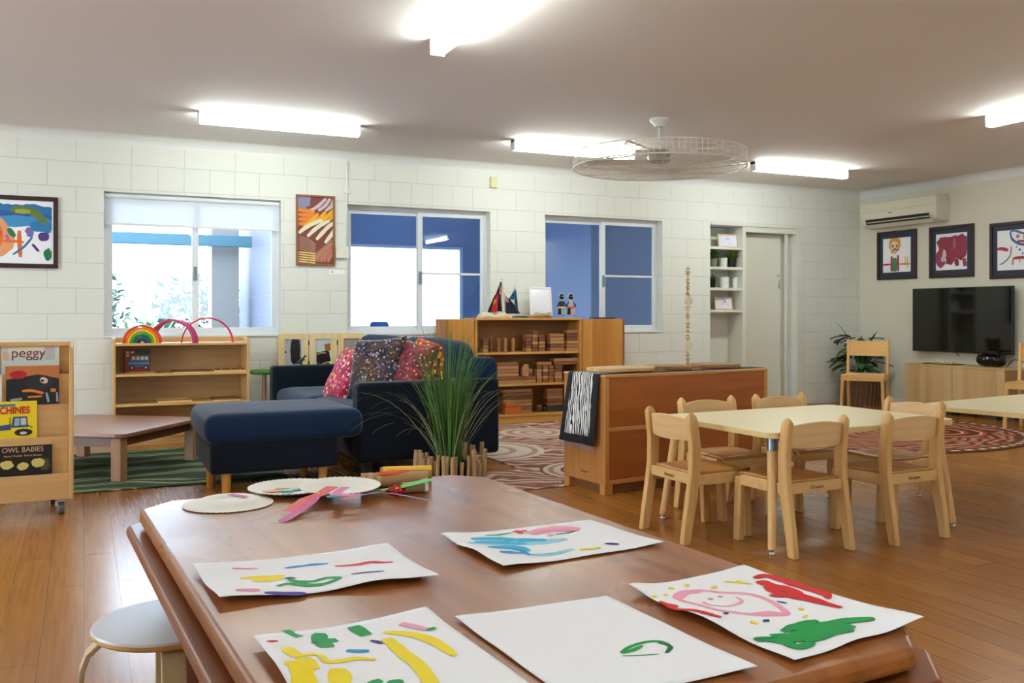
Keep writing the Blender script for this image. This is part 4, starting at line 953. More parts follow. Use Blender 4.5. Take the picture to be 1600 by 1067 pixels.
CM = Matrix.Translation((2.735,4.53,0)) @ Matrix.Rotation(CA,4,'Z')
def cpos(x,y,z): return CM @ Vector((x,y,z))
# runner
zb = mat('zebra_print','#f0f0ee',.8,spec=.2); nt = zb.node_tree
wv = nt.nodes.new('ShaderNodeTexWave'); wv.wave_type='BANDS'; wv.bands_direction='Y'; wv.inputs['Scale'].default_value = 9; wv.inputs['Distortion'].default_value = 9; wv.inputs['Detail'].default_value = 2.5; wv.inputs['Detail Scale'].default_value = 1.3
nt.links.new(coords(nt,(1.8,1.9,.6)), wv.inputs['Vector'])
n3 = tnoise(nt, coords(nt), 7, 1); zc = ramp(nt, mth(nt,'ADD', wv.outputs['Fac'], mth(nt,'MULTIPLY', mth(nt,'SUBTRACT', n3, .5), .6)), [(.42,'#0c0c10'),(.50,'#e6e6e4')])
nt.links.new(zc, nt.nodes['Principled BSDF'].inputs['Base Color'])
rn = thing('table_runner', 'black runner with a white zebra print hanging over the end of the brown cabinet', 'runner', tuple(cpos(0,0,0)), CA)
def runner_pt(s, y):
    # s: path length from the left hem
    HL, HR = .42, .20; zt = CHh+.0035; x0 = -.0105
    if s < HL: 
        q = 1-s/HL; return (x0-.030*q-.008*math.sin(y*30)*q, y+.07*q*(y/.34), zt-(HL-s))
    if s < HL+CL+.02: return (x0+(s-HL), y, zt+.001*math.sin(s*20))
    q = (s-HL-CL-.02)/HR; return (CL+.0095+.008*q, y, zt-(s-HL-CL-.02))
Ltot = .42+CL+.02+.20
def strip(y0,y1,m_,name,dz=0,s0=0,s1=Ltot):
    b = MB(); b.grid(90,4,lambda u,v: tuple(Vector(runner_pt(s0+u*(s1-s0), y0+(y1-y0)*v))+Vector((-dz if s0+u*(s1-s0) < .42 else 0,0,dz)))); return b.build(name, rn, m_, solid=.0016, smooth=True)
Mrun = mat('runner_black','#0c0c12',.85)
strip(.035,.085,Mrun,'black_border'); strip(.30,.345,Mrun,'black_border'); strip(.085,.30,zb,'zebra_panel',s0=.05,s1=Ltot-.04); strip(.085,.30,Mrun,'black_hem',s0=0,s1=.05)
b = MB()
for i in range(40):
    y = .04+i*.0077; p = Vector(runner_pt(0,y)); b.tube([p,p+Vector((rnd.uniform(-.004,.004),0,-.032))], .0014, 4)
b.build('fringe', rn, mat('fringe_grey','#8b8798',.8))
# three live-edge slabs and the shell totem
def slab(lb, pxl, pxr, d, m_, rz=0):
    pc = spot((pxl+pxr)/2, 573, .72); a_ = wally(pxl,573,4.8); c_ = wally(pxr,573,4.8); W = (c_.x-a_.x)
    b = MB(); n = 30; top = []
    for i in range(n):
        q = 2*PI*i/n; k = 1+.06*noise.noise(Vector((math.cos(q)*1.5+pxl,math.sin(q)*1.5,0))); top.append((W/2*k*math.copysign(abs(math.cos(q))**.7,math.cos(q)), d/2*k*math.copysign(abs(math.sin(q))**.7,math.sin(q))))
    b.prism(top, 0, .024); mid = (a_.x+c_.x)/2
    loc = Vector((mid, 0, 0)); yy = 4.53+(mid-2.735)*math.tan(CA)+CD*.5
    o = b.build('wood_slab', m=m_, bevel=.005, seg=3, loc=(mid,yy,CHh+.006), rot=CA+rz); return tag(o, lb, 'slab', 'live-edge wooden slabs on the cabinet')
slab('pale wooden slab nearest the zebra runner', 917, 1013, .27, wood('slab_pale','#d3ae78','#b98e55','x',.5))
slab('mottled dark and light wooden slab in the middle of the cabinet top', 1014, 1076, .25, wood('slab_mottled','#bf8a4e','#5a3418','x',.5,.5))
slab('knotty brown wooden slab at the right end of the cabinet top', 1084, 1158, .25, wood('slab_knotty','#b48a58','#7a5230','x',.5,.6))
sp_ = wally(1076,568,4.53+.95*math.tan(CA)+.2)
t = thing('shell_totem', 'tall thin totem of threaded shells and sticks standing on the cabinet', 'ornament', (sp_.x+.008, 4.53+(sp_.x-2.735)*math.tan(CA)+.235, CHh+.005))
M_sh = mat('shell_tan','#b79a68',.6); M_sh2 = mat('shell_cream','#e2d8bd',.5)
MB().tube([(0,0,0),(.002,0,.34),(0,0,.66)], .003, 8).build('rod', t, M_sh, smooth=True)
MB().lathe([(.045,0),(.045,.01),(.01,.016)], 20).build('base', t, M_sh)
b1 = MB().use(M_sh); rn_ = random.Random(8)
for i in range(70):
    z = .03+i*.0089
    if abs(z-.15) < .028 or abs(z-.435) < .028: continue
    a_ = rn_.uniform(0,2*PI); l = rn_.uniform(.012,.021); b1.use(M_sh if rn_.random() < .65 else M_sh2).tube([(-l*math.cos(a_),-l*math.sin(a_),z),(0,0,z+.003),(l*math.cos(a_),l*math.sin(a_),z-.004)], [.002,.0055,.002], 5)
b1.build('shell_pieces', t)
for z in (.15,.435):
    b = MB(); b.prism([(.034*math.cos(2*PI*i/18)*(1+.08*math.sin(i*2)), z+.027*math.sin(2*PI*i/18)) for i in range(18)], -.012,-.004,'y'); b.build('shell_disc', t, M_sh2, bevel=.003, smooth=True, auto=40)

# ---------------------------------------------------------------- low TV cabinet, TV, set-top things
M_oak = wood('oak_stripes', '#d0b07c', '#bf9c68', 'z', .45); nt = M_oak.node_tree; bs = nt.nodes['Principled BSDF']
tc = nt.nodes.new('ShaderNodeTexCoord'); sxz = nt.nodes.new('ShaderNodeSeparateXYZ'); nt.links.new(tc.outputs['Object'], sxz.inputs[0])
wnn = nt.nodes.new('ShaderNodeTexWhiteNoise'); wnn.noise_dimensions='1D'; nt.links.new(mth(nt,'FLOOR', mth(nt,'MULTIPLY', sxz.outputs[1], 13.0)), wnn.inputs['W'])
old = bs.inputs['Base Color'].links[0].from_socket; nt.links.new(mixc(nt,.5,old,ramp(nt,wnn.outputs['Value'],[(0,'#b08a55'),(1,'#dcc090')])), bs.inputs['Base Color'])
tvx = 8.19; ty0, ty1 = 6.0, 7.19
t = thing('tv_cabinet', 'low oak cabinet with two doors under the television', 'cabinet', (0,0,0))
MB().box(tvx+.02,WX-.02,ty0,ty1,.10,.50).build('body', t, wood('oak_side','#a8814f','#96703f','z',.45), bevel=.002); MB().box(tvx-.003,WX-.02,ty0-.004,ty1+.004,.50,.52).build('top', t, M_oak, bevel=.003)
for a_,c_ in ((ty0,(ty0+ty1)/2-.003),((ty0+ty1)/2+.003,ty1)): MB().box(tvx,tvx+.018,a_,c_,.10,.498).build('door', t, M_oak, bevel=.002)
for y in (ty0+.08,ty1-.08,(ty0+ty1)/2):
    for x in (tvx+.06,WX-.09): MB().box(x-.02,x+.02,y-.03,y+.03,0,.10).build('foot', t, M_black)
t = thing('television', 'large black flat television on the right wall', 'television', (WX,0,0)); t.location = (8.52,6.755,.995)
MB().box(-.012,.028,-.612,.612,-.352,.352).build('casing', t, M_black, bevel=.006)
MB().box(-.0135,-.0115,-.604,.604,-.338,.345).build('screen', t, mat('tv_screen','#050506',.07,spec=.6)); MB().box(.028,.089,-.2,.2,-.15,.15).build('wall_bracket', t, M_black)
pr = wallx(1545,560,8.36); t = thing('stereo', 'rounded black portable stereo on the right of the low cabinet', 'stereo', (8.40, pr.y, .52))
b = MB(); rings = []
for i in range(15):
    u = -1+2*i/14; k = (1-abs(u)**5)**.5*.9+.1; rings.append([(k*.085*math.cos(2*PI*j/20), u*.15, .068+k*.066*math.sin(2*PI*j/20)) for j in range(20)])
b.loft(rings); b.build('body', t, mat('gloss_black','#060606',.15), smooth=True); MB().tube([(-.06,-.11,.12),(-.06,-.09,.155),(-.06,.09,.155),(-.06,.11,.12)], .007, 8).build('handle', t, M_black, smooth=True)
MB().tube([(-.088,-.02,.09),(-.084,-.02,.09)], .012, 14).build('dial', t, M_steel); MB().tube([(-.088,.02,.08),(-.084,.02,.08)], .009, 14).build('dial', t, M_steel)
cbl = MB().tube(smooth([(8.42,pr.y-.16,.53),(8.44,pr.y-.22,.60),(8.5,pr.y-.30,.57),(8.52,pr.y-.32,.53)],.02), .005, 6).build('power_cable', m=M_black, smooth=True); tag(cbl,'black cable looping beside the stereo','cable')
pr = wallx(1475,565,8.38); t = thing('wooden_tray', 'flat dark tray with pale odds and ends below the television', 'tray', (8.37, pr.y, .52))
MB().box(-.09,.09,-.19,.19,0,.008).build('tray_base', t, M_black, bevel=.003); MB().box(-.08,.08,-.12,.10,.008,.014).build('mat', t, M_birch)
for k in range(5): MB().tube([(rn_.uniform(-.05,.05),-.10+.04*k,.02),(rn_.uniform(-.05,.05),-.09+.05*k,.03)], .010, 8).build('trinket', t, [M_white,M_sh2][k%2], smooth=True)
tc_ = MB().tube(smooth([(8.55,pr.y-.05,.60),(8.50,pr.y-.03,.68),(8.53,pr.y-.04,.75)],.02), .004, 6).build('power_cable', m=M_black, smooth=True); tag(tc_,'short black cable hanging below the television','cable')

# ---------------------------------------------------------------- air conditioner
t = thing('air_conditioner', 'cream wall-mounted air conditioner high on the right wall', 'air conditioner', (WX, 7.495, 2.225)); hl = .535
M_ac = mat('ac_cream','#dedbc6',.35)
MB().prism([(0,-.145),(-.12,-.145),(-.19,-.11),(-.215,-.04),(-.215,.145),(0,.15)], -hl, hl, 'y').build('body', t, M_ac, bevel=.012, seg=3)
MB().box(-.2185,-.2155,-hl+.03,hl-.01,.035,.037).build('seam', t, mat('seam_grey','#a9a693',.5))
MB().prism([(-.145,-.142),(-.150,-.150),(-.215,-.085),(-.207,-.078)], -hl+.06, hl-.11, 'y').build('louvre', t, mat('louvre_cream','#cfccb8',.4)); MB().prism([(-.195,-.108),(-.2,-.112),(-.219,-.055),(-.2165,-.052)], -hl+.09, hl-.09, 'y').build('vent_slot', t, M_black)
MB().box(-.217,-.2155,.06,.12,.0,.008).build('badge', t, mat('badge_grey','#55564f',.4))

# ---------------------------------------------------------------- pictures
M_dkf = wood('dark_frame','#3c1f17','#2c1610','z',.35); M_mat = mat('navy_mount','#2a3346',.55); M_pg = glassmat('picture_glass', (1,1,1,1), .03)
def framed(name, lb, to_world_axes, org, W, H, fw, mountw, strokes, grp=None, fm=M_dkf, mount=True, mount_m=None):
    "org: lower-left corner in the wall plane; local x along the wall, local z up, local -y into the room"
    t = thing(name, lb, 'picture', org, to_world_axes, grp)
    b = MB(); D = .022
    b.box(0,W,-D,0,0,fw).box(0,W,-D,0,H-fw,H).box(0,fw,-D,0,fw,H-fw).box(W-fw,W,-D,0,fw,H-fw); b.build('frame', t, fm, bevel=.003)
    if mount: MB().box(fw,W-fw,-.008,-.001,fw,H-fw).build('mount', t, mount_m or M_mat)
    i = fw+mountw; sh_ = MB().box(i,W-i,-.0095,-.008,i,H-i).build('painting', t, M_paper)
    b = MB(); lay = [.0100]
    for (m_, kind, *a_) in strokes:
        lay[0] += .00004; d_ = lay[0]; b.use(m_); f_ = lambda x,z,d_=d_: (min(max(x,i),W-i), -d_, min(max(z,i),H-i))
        if kind == 'r': pts_, w_ = a_[:2]; b.ribbon([(i+u*(W-2*i), i+v*(H-2*i)) for u,v in pts_], w_, f_, *(a_[2:] or (.4,.15)))
        else: (u,v), rx, ry = a_[:3]; b.blob((i+u*(W-2*i), i+v*(H-2*i)), rx, ry, f_, a_[3] if len(a_) > 3 else 0)
    b.build('paint_strokes', sh_)
    return t
def pm(c): return mat('paint_'+c[1:], c, .6)
# wall-mounted left picture
W,H = .86,.575
st_ = [(pm('#2a6fae'),'r',[(0,.86),(.3,.88),(.6,.84),(.85,.86),(1,.84)],.11),(pm('#1f5c9c'),'r',[(.0,.78),(.5,.74),(1,.72)],.10),(pm('#3f8fc8'),'r',[(.45,.66),(.8,.68),(1,.66)],.09),(pm('#2c7ab4'),'r',[(.8,.6),(.92,.6),(1,.55)],.09),
 (pm('#5f7d3a'),'r',[(.62,.86),(.8,.86),(.95,.66)],.06),(pm('#a8a838'),'r',[(.66,.84),(.8,.84)],.035),
 (pm('#e8a070'),'b',(.42,.42),.17,.19),(pm('#e5743a'),'r',[(.3,.3),(.3,.55),(.4,.66),(.52,.55),(.52,.3),(.42,.2),(.32,.28)],.03),(pm('#e8c040'),'b',(.41,.5),.085,.075),(pm('#e8b878'),'b',(.41,.32),.085,.07),
 (pm('#d8501f'),'r',[(.31,.56),(.41,.66),(.5,.54),(.52,.44),(.42,.41),(.3,.44)],.022),(pm('#c8401f'),'r',[(.36,.47),(.41,.45),(.48,.48)],.013),(pm('#8a2a10'),'b',(.38,.54),.008,.008),(pm('#8a2a10'),'b',(.44,.54),.008,.008),
 (pm('#e07838'),'r',[(.55,.34),(.65,.34),(.74,.33)],.025),(pm('#e07030'),'r',[(.70,.52),(.70,.35),(.71,.08)],.032),(pm('#1f7a48'),'r',[(.60,.55),(.64,.45),(.66,.42)],.045),(pm('#d060a0'),'r',[(.58,.45),(.60,.36)],.025),
 (pm('#7a6ab0'),'r',[(.76,.55),(.80,.50),(.79,.42)],.05),(pm('#4a3a80'),'r',[(.92,.5),(.93,.36)],.075),(pm('#4a2a70'),'r',[(.82,.3),(.88,.18)],.02),(pm('#3878b0'),'r',[(.82,.42),(.74,.25),(.64,.12)],.018),(pm('#187848'),'b',(.965,.13),.03,.05),
 (pm('#c87898'),'r',[(.25,.15),(.38,.08),(.5,.14)],.02)]
ra = wally(91,309,WY)
framed('framed_painting','dark framed child painting of an orange smiling figure at the left edge',0,(ra.x-W,WY-.001,ra.z-H-.0),W,H,.035,.012,st_,mount_m=M_paper)
# three on the right wall (local x runs towards the camera = -Y)
def rp(px,py): return wallx(px,py,WX)
RR = -PI/2
a_ = rp(1372,364); c_ = rp(1433.5,435.3); W,H = a_.y-c_.y, .57
st1 = [(pm('#e8b060'),'b',(.42,.78),.075,.09),(pm('#d89848'),'r',[(.25,.7),(.3,.92),(.42,.97),(.6,.88),(.55,.62)],.04),(pm('#f0d8a8'),'b',(.42,.76),.05,.06),(pm('#3a5a78'),'b',(.36,.77),.012,.018),(pm('#3a5a78'),'b',(.5,.77),.012,.018),(pm('#3a5a88'),'r',[(.34,.62),(.44,.68),(.54,.62)],.02),(pm('#3a5a88'),'r',[(.43,.74),(.43,.64)],.01),
 (pm('#2f8f68'),'r',[(.42,.42),(.43,.02)],.075),(pm('#b82848'),'r',[(.32,.48),(.31,.02)],.03),(pm('#b82848'),'r',[(.55,.5),(.56,.02)],.03),(pm('#a83040'),'r',[(.0,.24),(.3,.24)],.022),(pm('#e09030'),'r',[(.58,.23),(.98,.22)],.022),(pm('#e0a040'),'r',[(.82,.45),(.82,.22)],.012),(pm('#e0a040'),'r',[(.9,.44),(.88,.1)],.012)]
framed('framed_painting','framed child drawing of a figure with orange hair, nearest the corner on the right wall',RR,(WX-.001,a_.y,1.465),W,H,.03,.055,st1,'framed paintings above the television')
a_ = rp(1453.5,356); c_ = rp(1523,348.7); W = a_.y-c_.y
st2 = [(pm('#9a3850'),'r',[(.1,.85),(.25,.6),(.12,.3),(.25,.12)],.12),(pm('#8f3048'),'r',[(.35,.8),(.5,.5),(.42,.15)],.11),(pm('#a04058'),'r',[(.55,.92),(.62,.6),(.5,.35)],.13),(pm('#8c2c40'),'r',[(.75,.93),(.85,.6),(.7,.3)],.14),(pm('#9c3a50'),'r',[(.95,.9),(.92,.5)],.10),(pm('#8c3048'),'r',[(.65,.3),(.7,.1)],.06),(pm('#a8485c'),'r',[(.9,.3),(.95,.08)],.05),(pm('#983850'),'r',[(.1,.8),(.5,.75),(.95,.78)],.12),(pm('#983850'),'r',[(.3,.4),(.6,.45),(.95,.5)],.10),
 (pm('#d8d0d4'),'b',(.28,.45),.025,.05),(pm('#d8c8cc'),'b',(.22,.3),.02,.035),(pm('#b06878'),'b',(.6,.7),.02,.06)]
framed('framed_painting','framed all-over maroon child painting, middle of three above the television',RR,(WX-.001,a_.y,1.46),W,H,.03,.055,st2,'framed paintings above the television')
a_ = rp(1548,352); W = .585
st3 = [(pm('#3878a0'),'r',[(.35,.95),(.42,.75),(.7,.62),(.95,.75),(1,.95)],.03),(pm('#3878a0'),'r',[(.35,.97),(.5,.97),(.7,.9),(.95,.97)],.022),(pm('#d8604a'),'b',(.55,.83),.02,.02),(pm('#e0a040'),'b',(.75,.82),.03,.03),(pm('#b02838'),'r',[(.55,.72),(.68,.70),(.8,.73)],.022),(pm('#b83848'),'r',[(.0,.54),(.12,.55),(.3,.5)],.035),
 (pm('#707880'),'r',[(.38,.6),(.34,.35),(.15,.18),(.05,.16)],.014),(pm('#a83a3a'),'r',[(.42,.28),(.6,.3),(.98,.28)],.03),(pm('#c85a3a'),'r',[(.43,.28),(.41,.12)],.014),(pm('#a83a3a'),'r',[(.6,.28),(.6,.18)],.012),(pm('#406880'),'b',(.6,.5),.012,.012),(pm('#406880'),'b',(.75,.5),.012,.012),(pm('#406880'),'b',(.68,.4),.01,.01),(pm('#b83848'),'b',(.52,.57),.008,.008),(pm('#a82858'),'r',[(.95,.6),(.98,.3)],.03)]
framed('framed_painting','framed child painting of a blue-haired smiling face, cut by the right edge',RR,(WX-.001,a_.y,1.425),W,.58,.03,.055,st3,'framed paintings above the television')
# narrow striped panel between the windows
pa = wally(462,303,WY); W,H = .355,.64
C = [pm(c_) for c_ in ('#7c4038','#8a86a8','#e08028','#e8a818','#e2dcc0','#a07868','#c8785a','#e0c878','#6b3a34')]
stp = [(C[0],'r',[(0,.5),(1,.5)],.62,.01,0.0)]
stp += [(C[1],'r',[(.0,.95),(.35,.93)],.1,.2,.1),(C[1],'r',[(.0,.87),(.25,.86)],.06,.2,.1)]
for k in range(4): stp.append((C[2],'r',[(.0,.80-.07*k),(.28,.79-.06*k),(.48,.83-.05*k)],.033,.3,.1))
for k in range(4): stp.append((C[3],'r',[(.15+.24*k,.55+.035*k),(.38+.24*k,.64+.045*k),(.58+.22*k,.76+.03*k)],.034,.5,.08))
for k in range(4): stp.append((C[4],'r',[(.02+.25*k,.45-.045*k),(.2+.25*k,.53-.03*k),(.42+.22*k,.60-.02*k),(.7+.2*k,.66)],.036,.4,.08))
for k in range(3): stp.append((pm('#cdb8c0'),'r',[(.38+.2*k,.80),(.6+.18*k,.88),(.8+.12*k,.99)],.03,.3,.2))
for k in range(6): stp.append((C[5],'r',[(.0,.40-.035*k),(.3,.36-.035*k),(.5,.29-.03*k)],.013,.3,.1))
for k in range(6): stp.append((C[6 if k%2 else 5],'r',[(.35+.1*k,.03+.0*k),(.6+.08*k,.17),(1,.36-.05*k)],.028,.4,.1))
for k in range(5): stp.append((C[7],'r',[(.0,.17-.035*k),(.5,.15-.035*k)],.013,.3,.2))
framed('dot_painting','tall narrow wood-framed painting of curving orange, yellow and white stripes',0,(pa.x,WY-.001,1.498),W,H,.018,.0,stp,fm=wood('warm_frame','#9a6238','#854f2a','z',.4),mount=False)

# ---------------------------------------------------------------- small fittings on the window wall
t = thing('power_outlet', 'white wall power outlet between the striped painting and the middle window', 'outlet', (wally(534,395,WY).x, WY, wally(534,395,WY).z))
MB().box(-.06,.055,-.035,0,-.05,.055).build('box', t, mat('outlet_white','#e4e2d4',.4), bevel=.004)
for x in (-.03,.025): MB().box(x-.008,x+.008,-.037,-.035,-.01,.015).build('socket', t, MATS['outlet_white'])
t = thing('cable_conduit', 'thin white conduit running down the wall from the cornice', 'conduit', (wally(541,300,WY).x, WY-.013, 0))
MB().tube([(0,0,1.62),(0,0,2.24),(.004,0,2.47)], .009, 8).build('pipe', t, M_white, smooth=True); MB().tube([(-.0,.012,2.20),(0,-.012,2.20)], .032, 20).build('junction', t, M_white, smooth=True, auto=40)
t = tag(MB().box(-.036,.036,-.03,0,-.055,.055).build('wall_sensor', m=mat('sensor_cream','#e0d8a8',.5), bevel=.006, loc=(wally(770.5,285,WY).x,WY,wally(770.5,285,WY).z)), 'small cream sensor box high on the wall above the flags','sensor')
t = thing('wall_label', 'small white label card under the power outlet', 'label', (wally(527,425,WY).x, WY-.0005, wally(527,425,WY).z))
MB().box(-.075,.07,-.002,0,-.02,.018).build('card', t, M_paper); MB().box(-.055,-.04,-.0026,-.002,-.006,.006).build('symbol', t, mat('label_blue','#6f8ba0',.5))

# ---------------------------------------------------------------- niche contents
def shelf_z(i): return shz[i]+.0005
def small_frame(lb, pl, pr_, sh_i, h, strokes, dy=.10):
    a_ = wally(pl,400,WY+dy); c_ = wally(pr_,400,WY+dy); W = c_.x-a_.x
    t = thing('framed_drawing', lb, 'picture frame', ((a_.x+c_.x)/2, WY+dy, shelf_z(sh_i)), 0, 'small wooden frames in the wall recess'); t.rotation_euler = (math.radians(-8),0,math.radians(-6))
    b = MB(); b.box(-W/2,W/2,-.008,.006,0,.014).box(-W/2,W/2,-.008,.006,h-.014,h).box(-W/2,-W/2+.014,-.008,.006,.014,h-.014).box(W/2-.014,W/2,-.008,.006,.014,h-.014); b.build('frame', t, wood('pale_frame','#dcb888','#cba472','x',.5), bevel=.002)
    s_ = MB().box(-W/2+.014,W/2-.014,-.003,.002,.014,h-.014).build('drawing', t, mat('lilac_paper','#e3e2f4',.5)); b = MB()
    for m_,(u,v),r_ in strokes: b.use(m_).blob((u*W/2, v*h), r_, r_*.8, lambda x,z: (x,-.0035,z))
    b.build('paint_marks', s_); return t
small_frame('small pale wooden frame with a lilac drawing, top of the wall recess', 1123,1152,0,.155,[(pm('#6a4a60'),(.25,.3),.006),(pm('#b8c8f0'),(0,.65),.02)])
small_frame('small wooden frame with a round scribble, lowest shelf of the recess', 1118,1144,3,.150,[(pm('#e0a0a8'),(.15,.65),.022),(pm('#cfd4f0'),(.15,.6),.018),(pm('#705878'),(-.1,.45),.006),(pm('#705878'),(.45,.4),.006)])
def pot_plant(lb, px, sh_i, r_, h_, potm, leafm, n, L, seed, dy=.11, wd=.006, el=None):
    a_ = wally(px,400,WY+dy); t = thing('potted_plant', lb, 'plant', (a_.x, WY+dy, shelf_z(sh_i)), 0, 'small potted plants in the wall recess')
    MB().lathe([(r_*.72,0),(r_,h_),(r_*.92,h_),(r_*.85,h_*.8),(.001,h_*.8)], 20).build('pot', t, potm, smooth=True, auto=40)
    frond_plant(0,0,h_*.8,n,L,leafm,wd,seed=seed,droop=.7).build('foliage', t, leafm); return t
M_g1 = mat('plant_green','#4d7038',.6); M_g2 = mat('grass_green','#6a8c34',.6)
pot_plant('small leafy plant in a grey-green pot at the left of the second recess shelf', 1114.5,1,.045,.095,mat('sage_pot','#7d8468',.6),M_g1,70,.17,3,wd=.020)
pot_plant('round tuft of bright grass in a black pot in the wall recess', 1144,1,.048,.10,M_black,M_g2,260,.14,4,wd=.006)
pot_plant('dark pot with a sprig at the left of the third recess shelf', 1113,2,.042,.09,M_black,M_g1,40,.10,6,wd=.016)
for (px,sh_i,w_,h_,lb) in ((1132,2,.062,.125,'low white angular pot in the middle of the third recess shelf'),(1151,2,.050,.125,'white round pot at the right of the third recess shelf'),(1131,1,.05,.11,'white pot standing between the two plants in the recess')):
    a_ = wally(px,400,WY+.13 if px != 1129 else WY+.18); o = MB().lathe([(w_*.85,0),(w_,h_),(w_*.9,h_),(w_*.85,h_*.75),(.001,h_*.75)], 24).build('white_pot', m=M_white, smooth=True, auto=40, loc=(a_.x,WY+.14 if px != 1129 else WY+.19,shelf_z(sh_i))); tag(o,lb,'pot','white pots in the wall recess')

# ---------------------------------------------------------------- corner plant
pp = (8.31,7.93); t = thing('leafy_plant', 'leafy green plant in a basket in the corner behind the chair', 'plant', (*pp,0))
M_gd = mat('deep_leaf','#2c5a28',.4)
MB().lathe([(.19,0),(.21,.18),(.20,.34),(.185,.34),(.18,.3),(.001,.3)], 26).build('basket', t, mat('basket_brown','#6b4a30',.8,bump=.6,bscale=60), smooth=True, auto=40)
b = MB()
for i in range(26):
    q = 2*PI*i/26; b.tube([(.207*math.cos(q),.207*math.sin(q),0),(.217*math.cos(q+.1),.217*math.sin(q+.1),.2),(.207*math.cos(q),.207*math.sin(q),.36)], .007, 6)
b.build('basket_canes', t, mat('cane','#7d5a3c',.7))
rl = random.Random(12); b = MB()
for i in range(46):
    az = rl.uniform(0,2*PI); z = rl.uniform(.38,.80); r_ = rl.uniform(.03,.19); c_ = Vector((r_*math.cos(az)-.07,r_*math.sin(az)-.02,z)); d_ = Vector((math.cos(az),math.sin(az),rl.uniform(-.5,.5))).normalized(); sd = d_.cross(Vector((0,0,1))).normalized(); up = sd.cross(d_)
    L = rl.uniform(.12,.17); wv_ = L*.36; prev = None
    for k in range(7):
        q = k/6; ww = wv_*math.sin(PI*min(.98,q*.9+.06)); p_ = c_+d_*L*q*1.3-Vector((0,0,1))*q*q*L*.35; p_.x = min(p_.x,.27); p_.y = min(p_.y,.27)
        row = (b.pv(p_-sd*ww+up*.012), b.pv(p_), b.pv(p_+sd*ww+up*.012))
        if prev: b.face((prev[0],prev[1],row[1],row[0])); b.face((prev[1],prev[2],row[2],row[1]))
        prev = row
b.build('leaves', t, M_gd, smooth=True)
fb2 = frond_plant(0,0,.4,8,.66,M_gd,.035,seed=24,droop=.9)
for v_ in fb2.v: v_.x = min(v_.x,.28); v_.y = min(v_.y,.27)
fb2.build('long_leaves', t, M_gd, smooth=True)
b = MB()
for i in range(9): q = i*.7; b.tube([(0,0,.28),(.08*math.cos(q),.08*math.sin(q),.6)], .006, 6)
b.build('stems', t, M_gd)

# ---------------------------------------------------------------- grass plant with driftwood fence
gp = (1.99,5.10); t = thing('ornamental_grass', 'tall green ornamental grass in front of the sofa armrest', 'plant', (*gp,0))
MB().lathe([(.11,0),(.135,.16),(.125,.16),(.12,.13),(.001,.13)], 26).build('pot', t, M_black, smooth=True, auto=40)
M_gr = mat('grass_blade','#4f7a34',.55); M_gr2 = mat('grass_pale','#a3a878',.6); M_gr3 = mat('grass_dark','#2f5526',.55)
b = MB(); rg_ = random.Random(5)
def blade(b, m_, az, lean, L, r0, droop, wd):
    b.use(m_); p_ = Vector((r0*math.cos(az),r0*math.sin(az),.13)); d_ = Vector((math.cos(az)*lean,math.sin(az)*lean,1)).normalized(); sd = Vector((-math.sin(az),math.cos(az),0)); a2 = rg_.uniform(0,PI); sd = Vector((math.cos(a2),math.sin(a2),0)); prev = None; n = 11
    for k in range(n+1):
        q = k/n; ww = wd*(1-q)**.6*.5+.0003; row = (b.pv(p_-sd*ww), b.pv(p_+sd*ww))
        if prev: b.face((prev[0],row[0],row[1],prev[1]))
        prev = row; d_ = (d_+Vector((math.cos(az)*.5,math.sin(az)*.5,-1))*droop*q*.16).normalized(); p_ = p_+d_*L/n
for i in range(330):
    az = rg_.uniform(0,2*PI); blade(b, rg_.choice([M_gr,M_gr,M_gr3]), az, rg_.uniform(.02,.30)*rg_.uniform(.3,1), rg_.uniform(.45,.92), rg_.uniform(0,.07), rg_.uniform(.05,1.1), .0065)
for i in range(34):
    az = rg_.choice([rg_.uniform(2.6,4.2),rg_.uniform(-.9,.8),rg_.uniform(0,2*PI)]); blade(b, M_gr2, az, rg_.uniform(.12,.6), rg_.uniform(.5,1.0), .04, rg_.uniform(.8,2.8), .0035)
b.build('blades', t)
t = thing('driftwood_fence', 'ring of short upright driftwood sticks around the grass pot', 'planter', (*gp,0))
M_dw = wood('driftwood','#b59468','#8f6f48','z',.7); k = 0
for ring, cnt in ((.215,30),(.18,24)):
    for i in range(cnt):
        q = 2*PI*i/cnt+ring*9; r_ = ring+rg_.uniform(-.006,.006); hh = rg_.uniform(.17,.27); s_ = rg_.uniform(.011,.017); dx, dy = rg_.uniform(-.02,.02), rg_.uniform(-.02,.02)
        MB().tube([(r_*math.cos(q),r_*math.sin(q),0),(r_*math.cos(q)+dx*.5,r_*math.sin(q)+dy*.5,hh*.5),(r_*math.cos(q)+dx,r_*math.sin(q)+dy,hh)], [s_,s_*rg_.uniform(.85,1.1),s_*.85], 8).build('stick', t, M_dw, smooth=True, auto=50)

